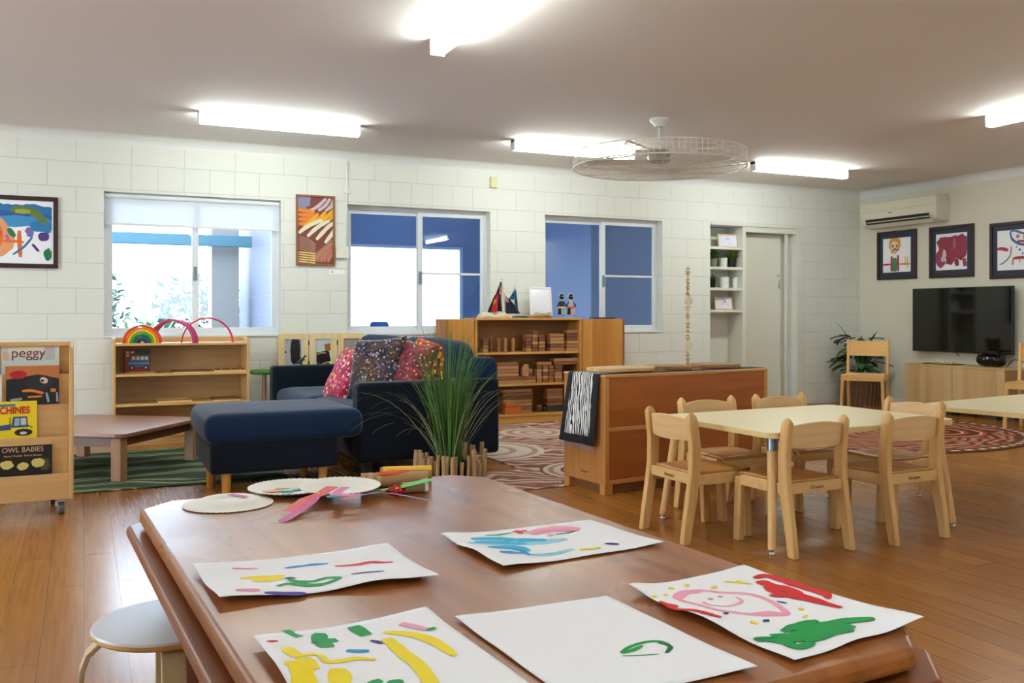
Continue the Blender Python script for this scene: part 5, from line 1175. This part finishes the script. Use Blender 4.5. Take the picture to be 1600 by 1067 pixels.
# ---------------------------------------------------------------- rugs
def rug_mat(name, c0, cols, sc, dist, cen=()):
    m = mat(name, c0, .95, spec=.1); nt = m.node_tree; v = coords(nt)
    wv = nt.nodes.new('ShaderNodeTexWave'); wv.wave_type='RINGS'; wv.rings_direction='Z'; wv.inputs['Scale'].default_value = sc; wv.inputs['Distortion'].default_value = dist; wv.inputs['Detail'].default_value = 2; wv.inputs['Detail Scale'].default_value = .9
    nt.links.new(v, wv.inputs['Vector'])
    c = ramp(nt, wv.outputs['Fac'], cols)
    for (x,y,r_,kk,st) in cen:
        tc = nt.nodes.new('ShaderNodeVectorMath'); tc.operation='DISTANCE'; nt.links.new(v, tc.inputs[0]); tc.inputs[1].default_value = (x,y,0)
        dd = mth(nt,'DIVIDE', tc.outputs['Value'], r_); msk = mth(nt,'LESS_THAN', dd, 1.0)
        rgc = ramp(nt, mth(nt,'FRACT', mth(nt,'MULTIPLY', dd, kk)), st, 'CONSTANT'); c = mixc(nt, msk, c, rgc)
    n = tnoise(nt, v, 60, 2); c = mixc(nt, mth(nt,'MULTIPLY', n, .25), c, c0)
    nt.links.new(c, nt.nodes['Principled BSDF'].inputs['Base Color']); setbump(nt, tnoise(nt, v, 400, 1), .4, .003); return m
M_rg = rug_mat('green_rug','#4c5c44',[(.0,'#3a4a38'),(.45,'#4a5b46'),(.80,'#54674f'),(.86,'#b8b594'),(.93,'#c4bd9c'),(.97,'#4c5f48')],1.1,11)
o = MB().prism([(-1.35,5.90),(1.19,5.90),(1.19,7.55),(-1.35,7.55)], .001,.010).build('area_rug', m=M_rg, bevel=.003); tag(o,'dark green rug with cream swirls under the coffee table and chaise','rug')
M_rr = rug_mat('brown_rug','#a47868',[(0,'#7d4f42'),(.35,'#9a6a58'),(.6,'#c4a596'),(.75,'#8c5a4a'),(.92,'#d4c4b4')],2.6,18,[(3.15,5.25,.42,3,[(0,'#d6c8b8'),(.35,'#b08c7c'),(.6,'#d8cabc'),(.85,'#7c5446')]),(2.75,6.4,.5,3,[(0,'#d8ccc0'),(.4,'#b89484'),(.7,'#d8cabc')]),(3.6,7.2,.35,3,[(0,'#d6c8b8'),(.5,'#b08c7c')])])  # pinkish tones paint a sheen of light into the brown
o = MB().prism([(2.25,4.87),(2.68,4.87),(2.70,5.0),(4.3,5.2),(4.3,7.85),(2.68,7.85),(2.68,5.5),(2.25,5.5)], .001,.009).build('area_rug', m=M_rr, bevel=.003); tag(o,'brown rug with pale circles and painted pink sheen, between the sofa and the brown cabinet','rug')
M_r3 = rug_mat('orange_rug','#8a4a30',[(0,'#5c3228'),(.3,'#8a4630'),(.5,'#c0603a'),(.62,'#d8b49c'),(.75,'#6a3a2c'),(.92,'#b8907c')],3.2,12,[(.55,-.2,.45,3,[(0,'#5a3428'),(.4,'#d8b8a0'),(.55,'#b85a34'),(.8,'#5c3428')]),(-.3,.5,.4,3,[(0,'#c8a48c'),(.4,'#5a3428'),(.7,'#b86038')])])
b = MB(); b.prism([(1.42*math.cos(2*PI*i/64),1.18*math.sin(2*PI*i/64)) for i in range(64)], .001,.009); o = b.build('area_rug', m=M_r3, loc=(6.35,5.93,0)); tag(o,'rounded orange-brown rug with swirling rings behind the cream tables','rug')
nt = M_r3.node_tree; bs = nt.nodes['Principled BSDF']; old = bs.inputs['Base Color'].links[0].from_socket
tc = nt.nodes.new('ShaderNodeTexCoord'); sx_ = nt.nodes.new('ShaderNodeSeparateXYZ'); nt.links.new(tc.outputs['Object'], sx_.inputs[0])
ex = mth(nt,'DIVIDE',sx_.outputs[0],1.42); ey = mth(nt,'DIVIDE',sx_.outputs[1],1.18); rr_ = mth(nt,'SQRT', mth(nt,'ADD', mth(nt,'MULTIPLY',ex,ex), mth(nt,'MULTIPLY',ey,ey)))
an = mth(nt,'SINE', mth(nt,'MULTIPLY', mth(nt,'ARCTAN2',ey,ex), 62.0)); bd = mth(nt,'MULTIPLY', mth(nt,'GREATER_THAN',rr_,.93), mth(nt,'LESS_THAN',rr_,.97)); band = mth(nt,'GREATER_THAN',rr_,.89)
c_ = mixc(nt, band, old, '#6a4434'); c_ = mixc(nt, mth(nt,'MULTIPLY',bd,mth(nt,'GREATER_THAN',an,-.2)), c_, '#d8c0aa'); nt.links.new(c_, bs.inputs['Base Color'])

# ---------------------------------------------------------------- caged ceiling fan
fc = (3.98,5.79); t = thing('caged_ceiling_fan', 'white ceiling fan inside a wide round wire cage', 'ceiling fan', (*fc,CH))
M_wire = mat('wire_cream','#e2dfd2',.4); M_fan = mat('fan_white','#dfe4e2',.4)
MB().lathe([(.070,0),(.072,-.012),(.060,-.028),(.044,-.040),(.036,-.062),(.012,-.068)], 24).build('canopy', t, M_fan, smooth=True, auto=40)
MB().tube([(0,0,-.07),(0,0,-.26)], .011, 12).build('down_rod', t, M_fan, smooth=True)
MB().lathe([(.02,-.24),(.075,-.25),(.09,-.28),(.085,-.33),(.03,-.345)], 28).build('motor', t, mat('motor_grey','#8f8a80',.4), smooth=True, auto=40)
for i in range(3):
    q = 2*PI*i/3+.5; b = MB(); b.M = Matrix.Rotation(q,4,'Z') @ Matrix.Translation((0,0,-.325)) @ Matrix.Rotation(.16,4,'X'); b.prism([(.07,-.03),(.16,-.06),(.52,-.068),(.55,-.04),(.55,.04),(.50,.062),(.16,.05),(.07,.03)], -.002,.002); b.build('blade', t, M_fan, bevel=.001)
R = .655; zt_, zb_ = -.27, -.375
def ringw(b, r_, z, w_, n=72): b.tube([(r_*math.cos(2*PI*i/n),r_*math.sin(2*PI*i/n),z) for i in range(n+1)], w_, 5)
b = MB(); ringw(b,R,zt_,.0042); ringw(b,R,zt_-.035,.002); ringw(b,R,zt_-.07,.002); ringw(b,R,zb_,.006)
for i in range(96): q = 2*PI*i/96; b.tube([(R*math.cos(q),R*math.sin(q),zt_),(R*math.cos(q),R*math.sin(q),zb_)], .0022, 4)
b.build('cage_rim', t, M_wire)
b = MB(); ringw(b,.10,zb_-.03,.004,32)
for k_ in range(1,9): ringw(b,.10+.555*k_/9,zb_-.03+.03*(k_/9)**2,.0016,56)
for i in range(34): q = 2*PI*i/34; b.tube([(.10*math.cos(q),.10*math.sin(q),zb_-.03),(.38*math.cos(q),.38*math.sin(q),zb_-.022),(R*math.cos(q),R*math.sin(q),zb_)], .0013, 4)
for i in range(9): q = 2*PI*i/9; b.tube([(.10*math.cos(q),.10*math.sin(q),zb_-.032),(R*math.cos(q),R*math.sin(q),zb_)], .0035, 5)
b.build('lower_guard', t, mat('wire_shade','#cdc4ae',.45)); MB().lathe([(.001,zb_-.036),(.10,zb_-.034),(.10,zb_-.028),(.001,zb_-.026)], 28).build('guard_plate', t, M_fan, smooth=True, auto=40)
b = MB()
for k_ in range(4): ringw(b,.12+.53*k_/4,zt_+.012*(1-k_/4),.0015,56)
for i in range(40): q = 2*PI*i/40; b.tube([(.10*math.cos(q),.10*math.sin(q),zt_+.012),(R*math.cos(q),R*math.sin(q),zt_)], .0013, 4)
for i in range(4): q = 2*PI*i/4+.6; b.tube([(.09*math.cos(q),.09*math.sin(q),-.26),(R*.93*math.cos(q),R*.93*math.sin(q),zt_),(R*math.cos(q),R*math.sin(q),zt_-.03)], .006, 6)
b.build('upper_guard', t, M_wire)
# ================================================================== ON THE CRAFT TABLE
PZ = TH+.0012
paint = {k: mat('poster_'+k, c, .6, spec=.25) for k, c in dict(pink='#e88aae', rose='#f0a2bd', blue='#008fd0', cyan='#1cb0e0', cyanl='#8fd3e6', red='#d81a20', yellow='#f4dc00', green='#009a48', dgreen='#06663c', navy='#241e86', purple='#3d2c9c').items()}
def paper(lb, corners, lifts, strokes, wave=.0015, sd=0):
    "corners: TL,TR,BR,BL world points; lifts: (corner index, height, spread)"
    c = sum((Vector(p) for p in corners), Vector())/4
    P = [Vector((p[0],p[1])) for p in corners]
    def z(x, y):
        q = Vector((x,y)); zz = PZ+.0012
        for (i,h_,s_) in lifts:
            pt = P[i] if isinstance(i,int) else Vector(i[:2]); zz += h_*math.exp(-(q-pt).length_squared/(2*s_*s_))
        return zz+wave*(1+noise.noise(Vector((x*9+sd,y*9,sd))))
    o = bpy.data.objects
    b = MB().use(M_paper)
    def f(u,v):
        p_ = (P[0].lerp(P[1],u)).lerp(P[3].lerp(P[2],u), v); return (p_.x-c.x, p_.y-c.y, z(p_.x,p_.y)-TH)
    b.grid(30,22,f)
    sh_ = b.build('painted_paper' if strokes else 'paper', None, solid=.0004, smooth=True, loc=(c.x,c.y,TH)); tag(sh_, lb, 'painting', 'paint sheets drying on the craft table')
    lay = [.0006]; b = MB()
    for (m_, kind, *a_) in strokes:
        lay[0] += .00005; e = lay[0]; b.use(paint[m_]); ff = lambda x,y,e=e: (x-c.x, y-c.y, z(x,y)-TH+e)
        W = lambda p_: tuple(spot(p_[0],p_[1],TH+.006).xy)
        if kind == 'r': b.ribbon([W(p_) for p_ in a_[0]], a_[1], ff, *(a_[2:] or (.5,.22)), step=.006)
        else: b.blob(W(a_[0]), a_[1], a_[2], ff, .4, .2)
    if strokes: b.build('paint', sh_)
    return sh_
S_ = lambda px,py: spot(px,py,TH+.004)
def cr(x0,y0,s): return lambda pts: [(x0+a/s, y0+b_/s) for a,b_ in pts]
# sheet at the left
A = cr(280,830,3.636)
paper('painted sheet with short coloured stripes and a green squiggle, at the craft table left edge', [S_(300.6,888),S_(606,852),S_(687,905),S_(343,943)], [(3,.012,.07),(0,.010,.06),(2,.008,.06),(tuple(S_(590,915).xy),.012,.05),(1,.006,.05)],
 [('pink','r',A([(300,218),(370,216),(450,211)]),.011),('blue','r',A([(600,204),(680,194),(760,185),(845,178)]),.014),('red','r',A([(885,194),(1000,186),(1090,172),(1150,175),(1215,172)]),.017),('yellow','r',A([(345,268),(420,262),(520,256),(600,247)]),.022),('yellow','r',A([(415,276),(500,272),(585,258)]),.034),
 ('dgreen','r',A([(600,260),(660,262)]),.014),('green','r',A([(560,314),(610,296),(690,290),(760,300),(850,292),(905,266),(830,264),(770,278),(700,280),(620,272)]),.015,.3,.1),('green','r',A([(620,290),(720,305),(820,303)]),.016),('navy','r',A([(978,248),(1070,240),(1165,232)]),.010),('pink','r',A([(320,358),(390,356),(460,352)]),.021),('purple','r',A([(485,366),(560,362),(640,358),(722,352)]),.024)], sd=1)
B = cr(660,780,3.81)
paper('painted sheet in the middle of the craft table with broad sky-blue and pink brush marks', [S_(688,839),S_(922.5,812),S_(1038,849),S_(787,889)], [(0,.010,.05),(3,.007,.05),(tuple(S_(745,866).xy),.010,.05),(2,.004,.04)],
 [('cyanl','r',B([(270,262),(450,268),(700,250),(860,232)]),.040,.6,.2),('cyan','r',B([(290,240),(430,232),(560,238),(740,238)]),.034),('cyan','r',B([(310,256),(480,258),(620,262)]),.034),('cyan','r',B([(390,300),(480,292),(580,290),(620,310)]),.036),('blue','r',B([(400,304),(500,300),(590,306),(640,328),(760,320),(870,296)]),.013),('blue','r',B([(460,326),(560,322),(620,322)]),.020),('cyanl','r',B([(620,335),(760,325),(900,290)]),.016,.6,.3),
 ('green','r',B([(375,214),(450,210),(530,196)]),.011),('red','r',B([(535,188),(575,190),(620,182)]),.018,.4,.4),('red','r',B([(560,182),(590,202)]),.014),('rose','r',B([(630,200),(720,184),(830,170),(935,176)]),.046),('pink','r',B([(660,206),(760,186),(900,182)]),.022),('rose','b',B([(762,212)])[0],.010,.007),('dgreen','r',B([(795,206),(850,200),(910,186)]),.007),('yellow','r',B([(940,296),(1000,292),(1058,284)]),.013,.1,.05),('navy','r',B([(1086,260),(1130,262),(1170,266)]),.016)], sd=2)
C_ = cr(960,860,2.963)
ringp = [(285,215),(310,190),(400,180),(500,190),(620,196),(710,225),(775,265),(795,292),(700,300),(600,300),(480,290),(400,262),(330,238),(290,222)]
paper('painted sheet with a pink smiling face, red marks and green below, right side', [S_(982,922),S_(1162.5,886),S_(1444,972),S_(1242,1035)], [(0,.012,.04),(2,.010,.06),(3,.004,.04),(1,.006,.04),(tuple(S_(1330,1003).xy),.006,.04),(tuple(S_(1100,972).xy),.010,.06)],
 [('rose','r',C_(ringp),.013,.1,.12),('rose','r',C_([(290,225),(320,195),(400,182)]),.026),('rose','r',C_([(640,300),(720,290),(780,290)]),.020),('rose','r',C_([(410,240),(440,257),(520,264),(590,236),(565,212)]),.008,.2,.1),('pink','b',C_([(445,222)])[0],.006,.006),('pink','b',C_([(492,210)])[0],.006,.005),
 ('yellow','b',C_([(262,176)])[0],.008,.006),('yellow','b',C_([(335,157)])[0],.010,.005),('yellow','b',C_([(462,166)])[0],.009,.005),('yellow','r',C_([(508,142),(570,145),(636,153)]),.009),('yellow','b',C_([(578,142)])[0],.009,.008),('yellow','b',C_([(185,219)])[0],.007,.005),('yellow','b',C_([(236,208)])[0],.005,.004),('yellow','b',C_([(865,268)])[0],.007,.005),('yellow','b',C_([(884,301)])[0],.008,.004),('yellow','b',C_([(646,341)])[0],.007,.007),
 ('navy','r',C_([(752,232),(780,238),(800,242)]),.007),('navy','b',C_([(518,308)])[0],.007,.004),('navy','b',C_([(703,328)])[0],.008,.005),
 ('red','r',C_([(208,238),(250,258),(285,285),(360,296),(440,318),(495,331)]),.014),('red','r',C_([(240,252),(290,272)]),.016),
 ('red','r',C_([(650,128),(700,118),(770,135),(880,170),(975,200),(990,222)]),.024),('red','r',C_([(670,140),(740,165),(820,185),(860,215)]),.034),('red','r',C_([(700,165),(760,195),(850,215),(940,235),(1050,264)]),.022),('red','r',C_([(720,205),(790,205),(860,190)]),.022),('red','r',C_([(820,190),(900,215),(980,240)]),.018),
 ('green','r',C_([(650,416),(720,412),(800,430),(850,450),(920,430)]),.024),('green','r',C_([(730,402),(800,398),(900,410),(990,390),(1100,372)]),.034),('green','r',C_([(780,376),(850,345),(940,322)]),.020),('green','r',C_([(840,370),(940,350),(1040,330),(1120,325),(1205,324)]),.026),('green','r',C_([(800,420),(900,380),(1000,365),(1100,350)]),.038),('dgreen','r',C_([(645,415),(700,412),(760,402)]),.004)], sd=3)
D0, D1, D2 = S_(710.5,965.5), S_(948,930), S_(1184,1044); D3 = D0+(D2-D1)
paper('nearly blank white sheet at the near edge with one small green loop', [D0,D1,D2,D3], [(0,.003,.04),(2,.004,.05)],
 [('green','r',C_([(30,468),(75,440),(150,420),(215,418),(256,440),(245,468)]),.009,.3,.1),('dgreen','r',C_([(200,422),(262,442),(238,470)]),.007,.3,.1),('green','r',C_([(35,482),(110,480),(205,475)]),.004),('green','r',C_([(32,470),(90,455),(130,436)]),.010)], sd=4)
E_ = cr(380,920,3.333); E0, E1 = S_(396.5,1003), S_(666,951.5); dd = (S_(830,1067)-S_(695,971)).normalized(); L_ = .42 if (E1-E0).length < .36 else .297; E2 = E1+dd*L_; E3 = E0+dd*L_
paper('painted sheet at the near left corner with yellow strokes and green patches', [E0,E1,E2,E3], [(0,.010,.06),(1,.004,.04),(tuple(S_(430,1050).xy),.012,.06)],
 [('green','r',E_([(222,230),(255,252),(298,265)]),.016,.2,.3),('green','r',E_([(400,232),(400,270),(440,312)]),.026,.3,.3),('green','r',E_([(365,265),(430,272),(490,262)]),.022,.2,.3),('dgreen','b',E_([(375,290)])[0],.006,.006),('green','r',E_([(572,190),(605,212),(645,236)]),.024,.2,.15),('navy','r',E_([(662,262),(690,268),(726,280)]),.010),('blue','r',E_([(538,322),(590,322),(656,318)]),.013,.2,.2),('red','r',E_([(122,303),(150,302),(182,299)]),.010),
 ('yellow','r',E_([(222,335),(245,355),(290,388)]),.022,.4,.3),('yellow','r',E_([(280,388),(340,365),(400,365),(440,395),(520,380),(600,362),(690,366)]),.013,.5,.2),('yellow','r',E_([(215,425),(280,420),(330,400),(370,440)]),.022,.3,.3),('yellow','r',E_([(290,420),(310,460),(330,560)]),.034,.1,.2),('yellow','r',E_([(495,425),(505,470),(520,560)]),.030,.1,.2),('yellow','r',E_([(450,438),(500,432),(548,436)]),.014),
 ('yellow','r',E_([(745,255),(800,300),(850,345),(910,390),(970,470),(1000,540)]),.024,.3,.1),('yellow','r',E_([(730,222),(820,228),(920,243),(1010,280),(1105,345)]),.022,.7,.15),('rose','r',E_([(820,180),(880,192),(955,208)]),.016,.2,.1),('green','b',E_([(982,206)])[0],.010,.006),('green','b',E_([(690,486)])[0],.012,.012),('green','b',E_([(795,486)])[0],.012,.012)], sd=5)

# paper plates
M_plate = mat('paper_plate','#eeeee6',.7)
def plate(lb, px, py, r_, inv=False, dz=0, tilt=0):
    p_ = spot(px,py,TH+.006); t = thing('paper_plate', lb, 'plate', (p_.x,p_.y,TH+.001+dz), 0, 'paper plates on the craft table'); t.rotation_euler = (tilt,0,0)
    b = MB(); n = 96; rings = []
    prof = [(.0,.002),(.62,.002),(.70,.006),(.80,.012),(.97,.016),(1.0,.0155)]
    for q,z_ in prof:
        rr_ = [];
        for j in range(n):
            a_ = 2*PI*j/n; zz = z_+((.0008*(-1)**j) if q > .75 else 0); zz = (.0175-zz) if inv else zz; rr_.append((max(q,.001)*r_*math.cos(a_), max(q,.001)*r_*math.sin(a_), zz))
        rings.append(rr_)
    b.loft(rings, cap=False); b.build('dish', t, M_plate, smooth=True, auto=70, solid=.0008); return t, p_
def scrap(name, lb, pts, w_, m_, z0, z1=None, parent=None, o0=None):
    "flat paper strip following pixel points at heights z0..z1"
    z1 = z0 if z1 is None else z1; n = len(pts); W = [spot(p_[0],p_[1],z0+(z1-z0)*i/(n-1)) for i,p_ in enumerate(pts)]
    c = W[0].copy() if o0 is None else o0; b = MB(); rows = []
    for i,q in enumerate(W):
        t_ = (W[min(i+1,n-1)]-W[max(i-1,0)]).normalized(); s_ = Vector((-t_.y,t_.x,0))*w_/2; rows.append([q-s_-c, q+s_-c])
    for a_, d_ in zip(rows, rows[1:]): b.poly([a_[0],a_[1],d_[1],d_[0]])
    o = b.build(name, parent, m_, solid=.0006)
    if parent is None: o.location = c; tag(o, lb, 'paper strip', 'coloured paper strips on the plates')
    return o
pk = mat('strip_coral','#e0605e',.6); mg = mat('strip_pink','#d46aa0',.6); lv = mat('strip_lavender','#8f7fc4',.6); orr = mat('strip_orange','#eba67a',.6); cy = mat('strip_cyan','#2aa3cc',.6); lg_ = mat('strip_green','#9ad08a',.6)
t1,p1_ = plate('upturned paper plate with a pink scrap, leftmost of the three plates',357,784.5,.122,inv=True)
scrap('pink_scrap','small pink paper scrap lying on the upturned plate',[(360,771.5),(368,773),(384,776)],.020,mg,TH+.021)
t2,p2_ = plate('paper plate with orange, green and blue scraps, behind the other plates',456,765,.128)
for (nm,lb,pts,w_,m_) in (('paper_scrap','orange paper scrap on the middle plate',[(408,768.5),(436,766)],.030,orr),('paper_scrap','pale green paper scrap on the middle plate',[(438,766),(458,766)],.030,lg_),('paper_scrap','blue paper scrap at the front of the middle plate',[(443,771),(457,769)],.022,cy),('paper_scrap','small blue paper scrap at the right of the middle plate',[(460,766),(472,763)],.016,cy),('paper_scrap','thin pink paper scrap at the back of the middle plate',[(430,764),(452,763)],.012,mg)):
    scrap(nm,lb,pts,w_,m_,TH+.0065)
t3,p3_ = plate('paper plate with pink and purple strips, rightmost of the three plates',531,772.5,.118,dz=.017,tilt=.03)
scrap('paper_strip','wide coral paper strip folded over the edge of the right plate',[(520,760),(500,772),(478,780),(452,799)],.040,pk,TH+.040,TH+.012)
scrap('paper_strip','long pink paper strip hanging off the right plate onto the table',[(497,776),(488,784),(470,797),(441,814)],.026,mg,TH+.037,TH+.003)
scrap('paper_strip','mauve paper strip standing at the back of the right plate',[(540,761),(530,767),(522,774)],.026,mg,TH+.036)
scrap('paper_strip','wide pink paper strip across the middle of the right plate',[(524,773),(560,773)],.030,mg,TH+.037)
scrap('paper_scrap','blue paper scrap at the front of the right plate',[(510,776),(530,775)],.018,cy,TH+.038)
scrap('paper_scrap','red paper scrap at the front of the right plate',[(532,780),(560,777)],.018,pk,TH+.038)
scrap('paper_strip','narrow lavender strip reaching from the right plate over the table',[(516,774),(560,774),(592,769),(620,772),(668,781)],.009,lv,TH+.040,TH+.012)
# cardboard rolls
M_kraft = mat('kraft_card','#b08a5c',.65,bump=.15,bscale=60)
def roll(lb, pa_, pb_, r_, z_, extra=None):
    a_ = spot(*pa_, z_); d_ = spot(*pb_, z_); t = thing('cardboard_roll', lb, 'cardboard roll', (a_.x,a_.y,TH), 0, 'cardboard rolls on the craft table')
    q = d_-a_; h = z_-TH; n = 20; dirn = q.normalized(); s_ = Vector((-dirn.y,dirn.x,0)); up = Vector((0,0,1)); b = MB(); rings = []
    for w_, rr_ in ((0,r_),(1,r_),(1,r_-.0015),(0,r_-.0015)):
        rings.append([Vector((0,0,h))+q*w_+s_*rr_*math.cos(2*PI*j/n)+up*rr_*math.sin(2*PI*j/n) for j in range(n)])
    rings.append(rings[0]); b.loft(rings, cap=False); b.build('tube', t, M_kraft, smooth=True, auto=40); return t, q, s_, h
tr_, q, s_, h = roll('brown cardboard roll with yellow paper over it, farthest of the rolls', (594,740), (674,737.5), .020, TH+.0245)
b = MB()
for j in range(7):
    a_ = PI*.15+PI*.6*j/6; a2 = PI*.15+PI*.6*(j+1)/6
    P_ = lambda w_,a: Vector((0,0,h))+q*w_+s_*.0215*math.cos(a)+Vector((0,0,1))*.0215*math.sin(a)
    b.poly([P_(.05,a_),P_(1.0,a_),P_(1.0,a2),P_(.05,a2)])
b.build('yellow_paper', tr_, mat('card_yellow','#f0c22a',.55), solid=.0008, smooth=True)
t, q, s_, h = roll('brown cardboard roll with sticky tape, in front of the yellow one', (564,751), (668,747), .023, TH+.0235)
b = MB()
for w_ in (.14,.26):
    rr = [];
    for v_ in (w_-.03,w_+.03): rr.append([Vector((0,0,h))+q*v_+s_*.0238*math.cos(2*PI*j/20)+Vector((0,0,1))*.0238*math.sin(2*PI*j/20) for j in range(20)])
    b.loft(rr, cap=False)
b.build('tape', t, mat('sticky_tape','#cbb08a',.08))
t, q, s_, h = roll('short dark brown cardboard roll with a white end under the green strip', (628,762), (667,759.5), .016, TH+.0165)
rr = [[Vector((0,0,h))+q*v_+s_*.0168*math.cos(2*PI*j/20)+Vector((0,0,1))*.0168*math.sin(2*PI*j/20) for j in range(20)] for v_ in (.88,1.01)]
MB().loft(rr, cap=False).build('white_band', t, M_paper, smooth=True)
def crumple(name, lb, cat, px, py, z_, sx, sy, sz, m_, sd):
    c = spot(px,py,z_); b = MB(); n = 14; rings = []
    for i in range(9):
        ph = PI*i/8; rings.append([(sx*math.sin(ph)*math.cos(2*PI*j/n)*(1+.35*noise.noise(Vector((i*.9,j*.9,sd)))), sy*math.sin(ph)*math.sin(2*PI*j/n)*(1+.35*noise.noise(Vector((i*.8,j*.7,sd+5)))), sz-sz*math.cos(ph)*(1+.3*noise.noise(Vector((i,j*.6,sd+9))))) for j in range(n)])
    b.loft(rings, cap=False); o = b.build(name, None, m_, loc=(c.x,c.y,c.z)); tag(o, lb, cat); return o
crumple('tissue_paper','crumpled orange tissue paper lying between the two long rolls','tissue paper',617,744,TH+.034,.055,.012,.010,mat('tissue_orange','#ea6a24',.5),1)
crumple('foil_wrapper','crumpled shiny red foil in front of the green strip','foil',619,775,TH+.001,.030,.014,.016,mat('foil_red','#c0202c',.2,metal=.3),4)
o = scrap('paper_strip','x',[(583,767),(610,764),(640,757),(672,749)],.045,mat('strip_bright_green','#3fb83c',.55),TH+.012,TH+.041); tag(o,'wide bright green paper strip leaning over the cardboard rolls','paper strip')
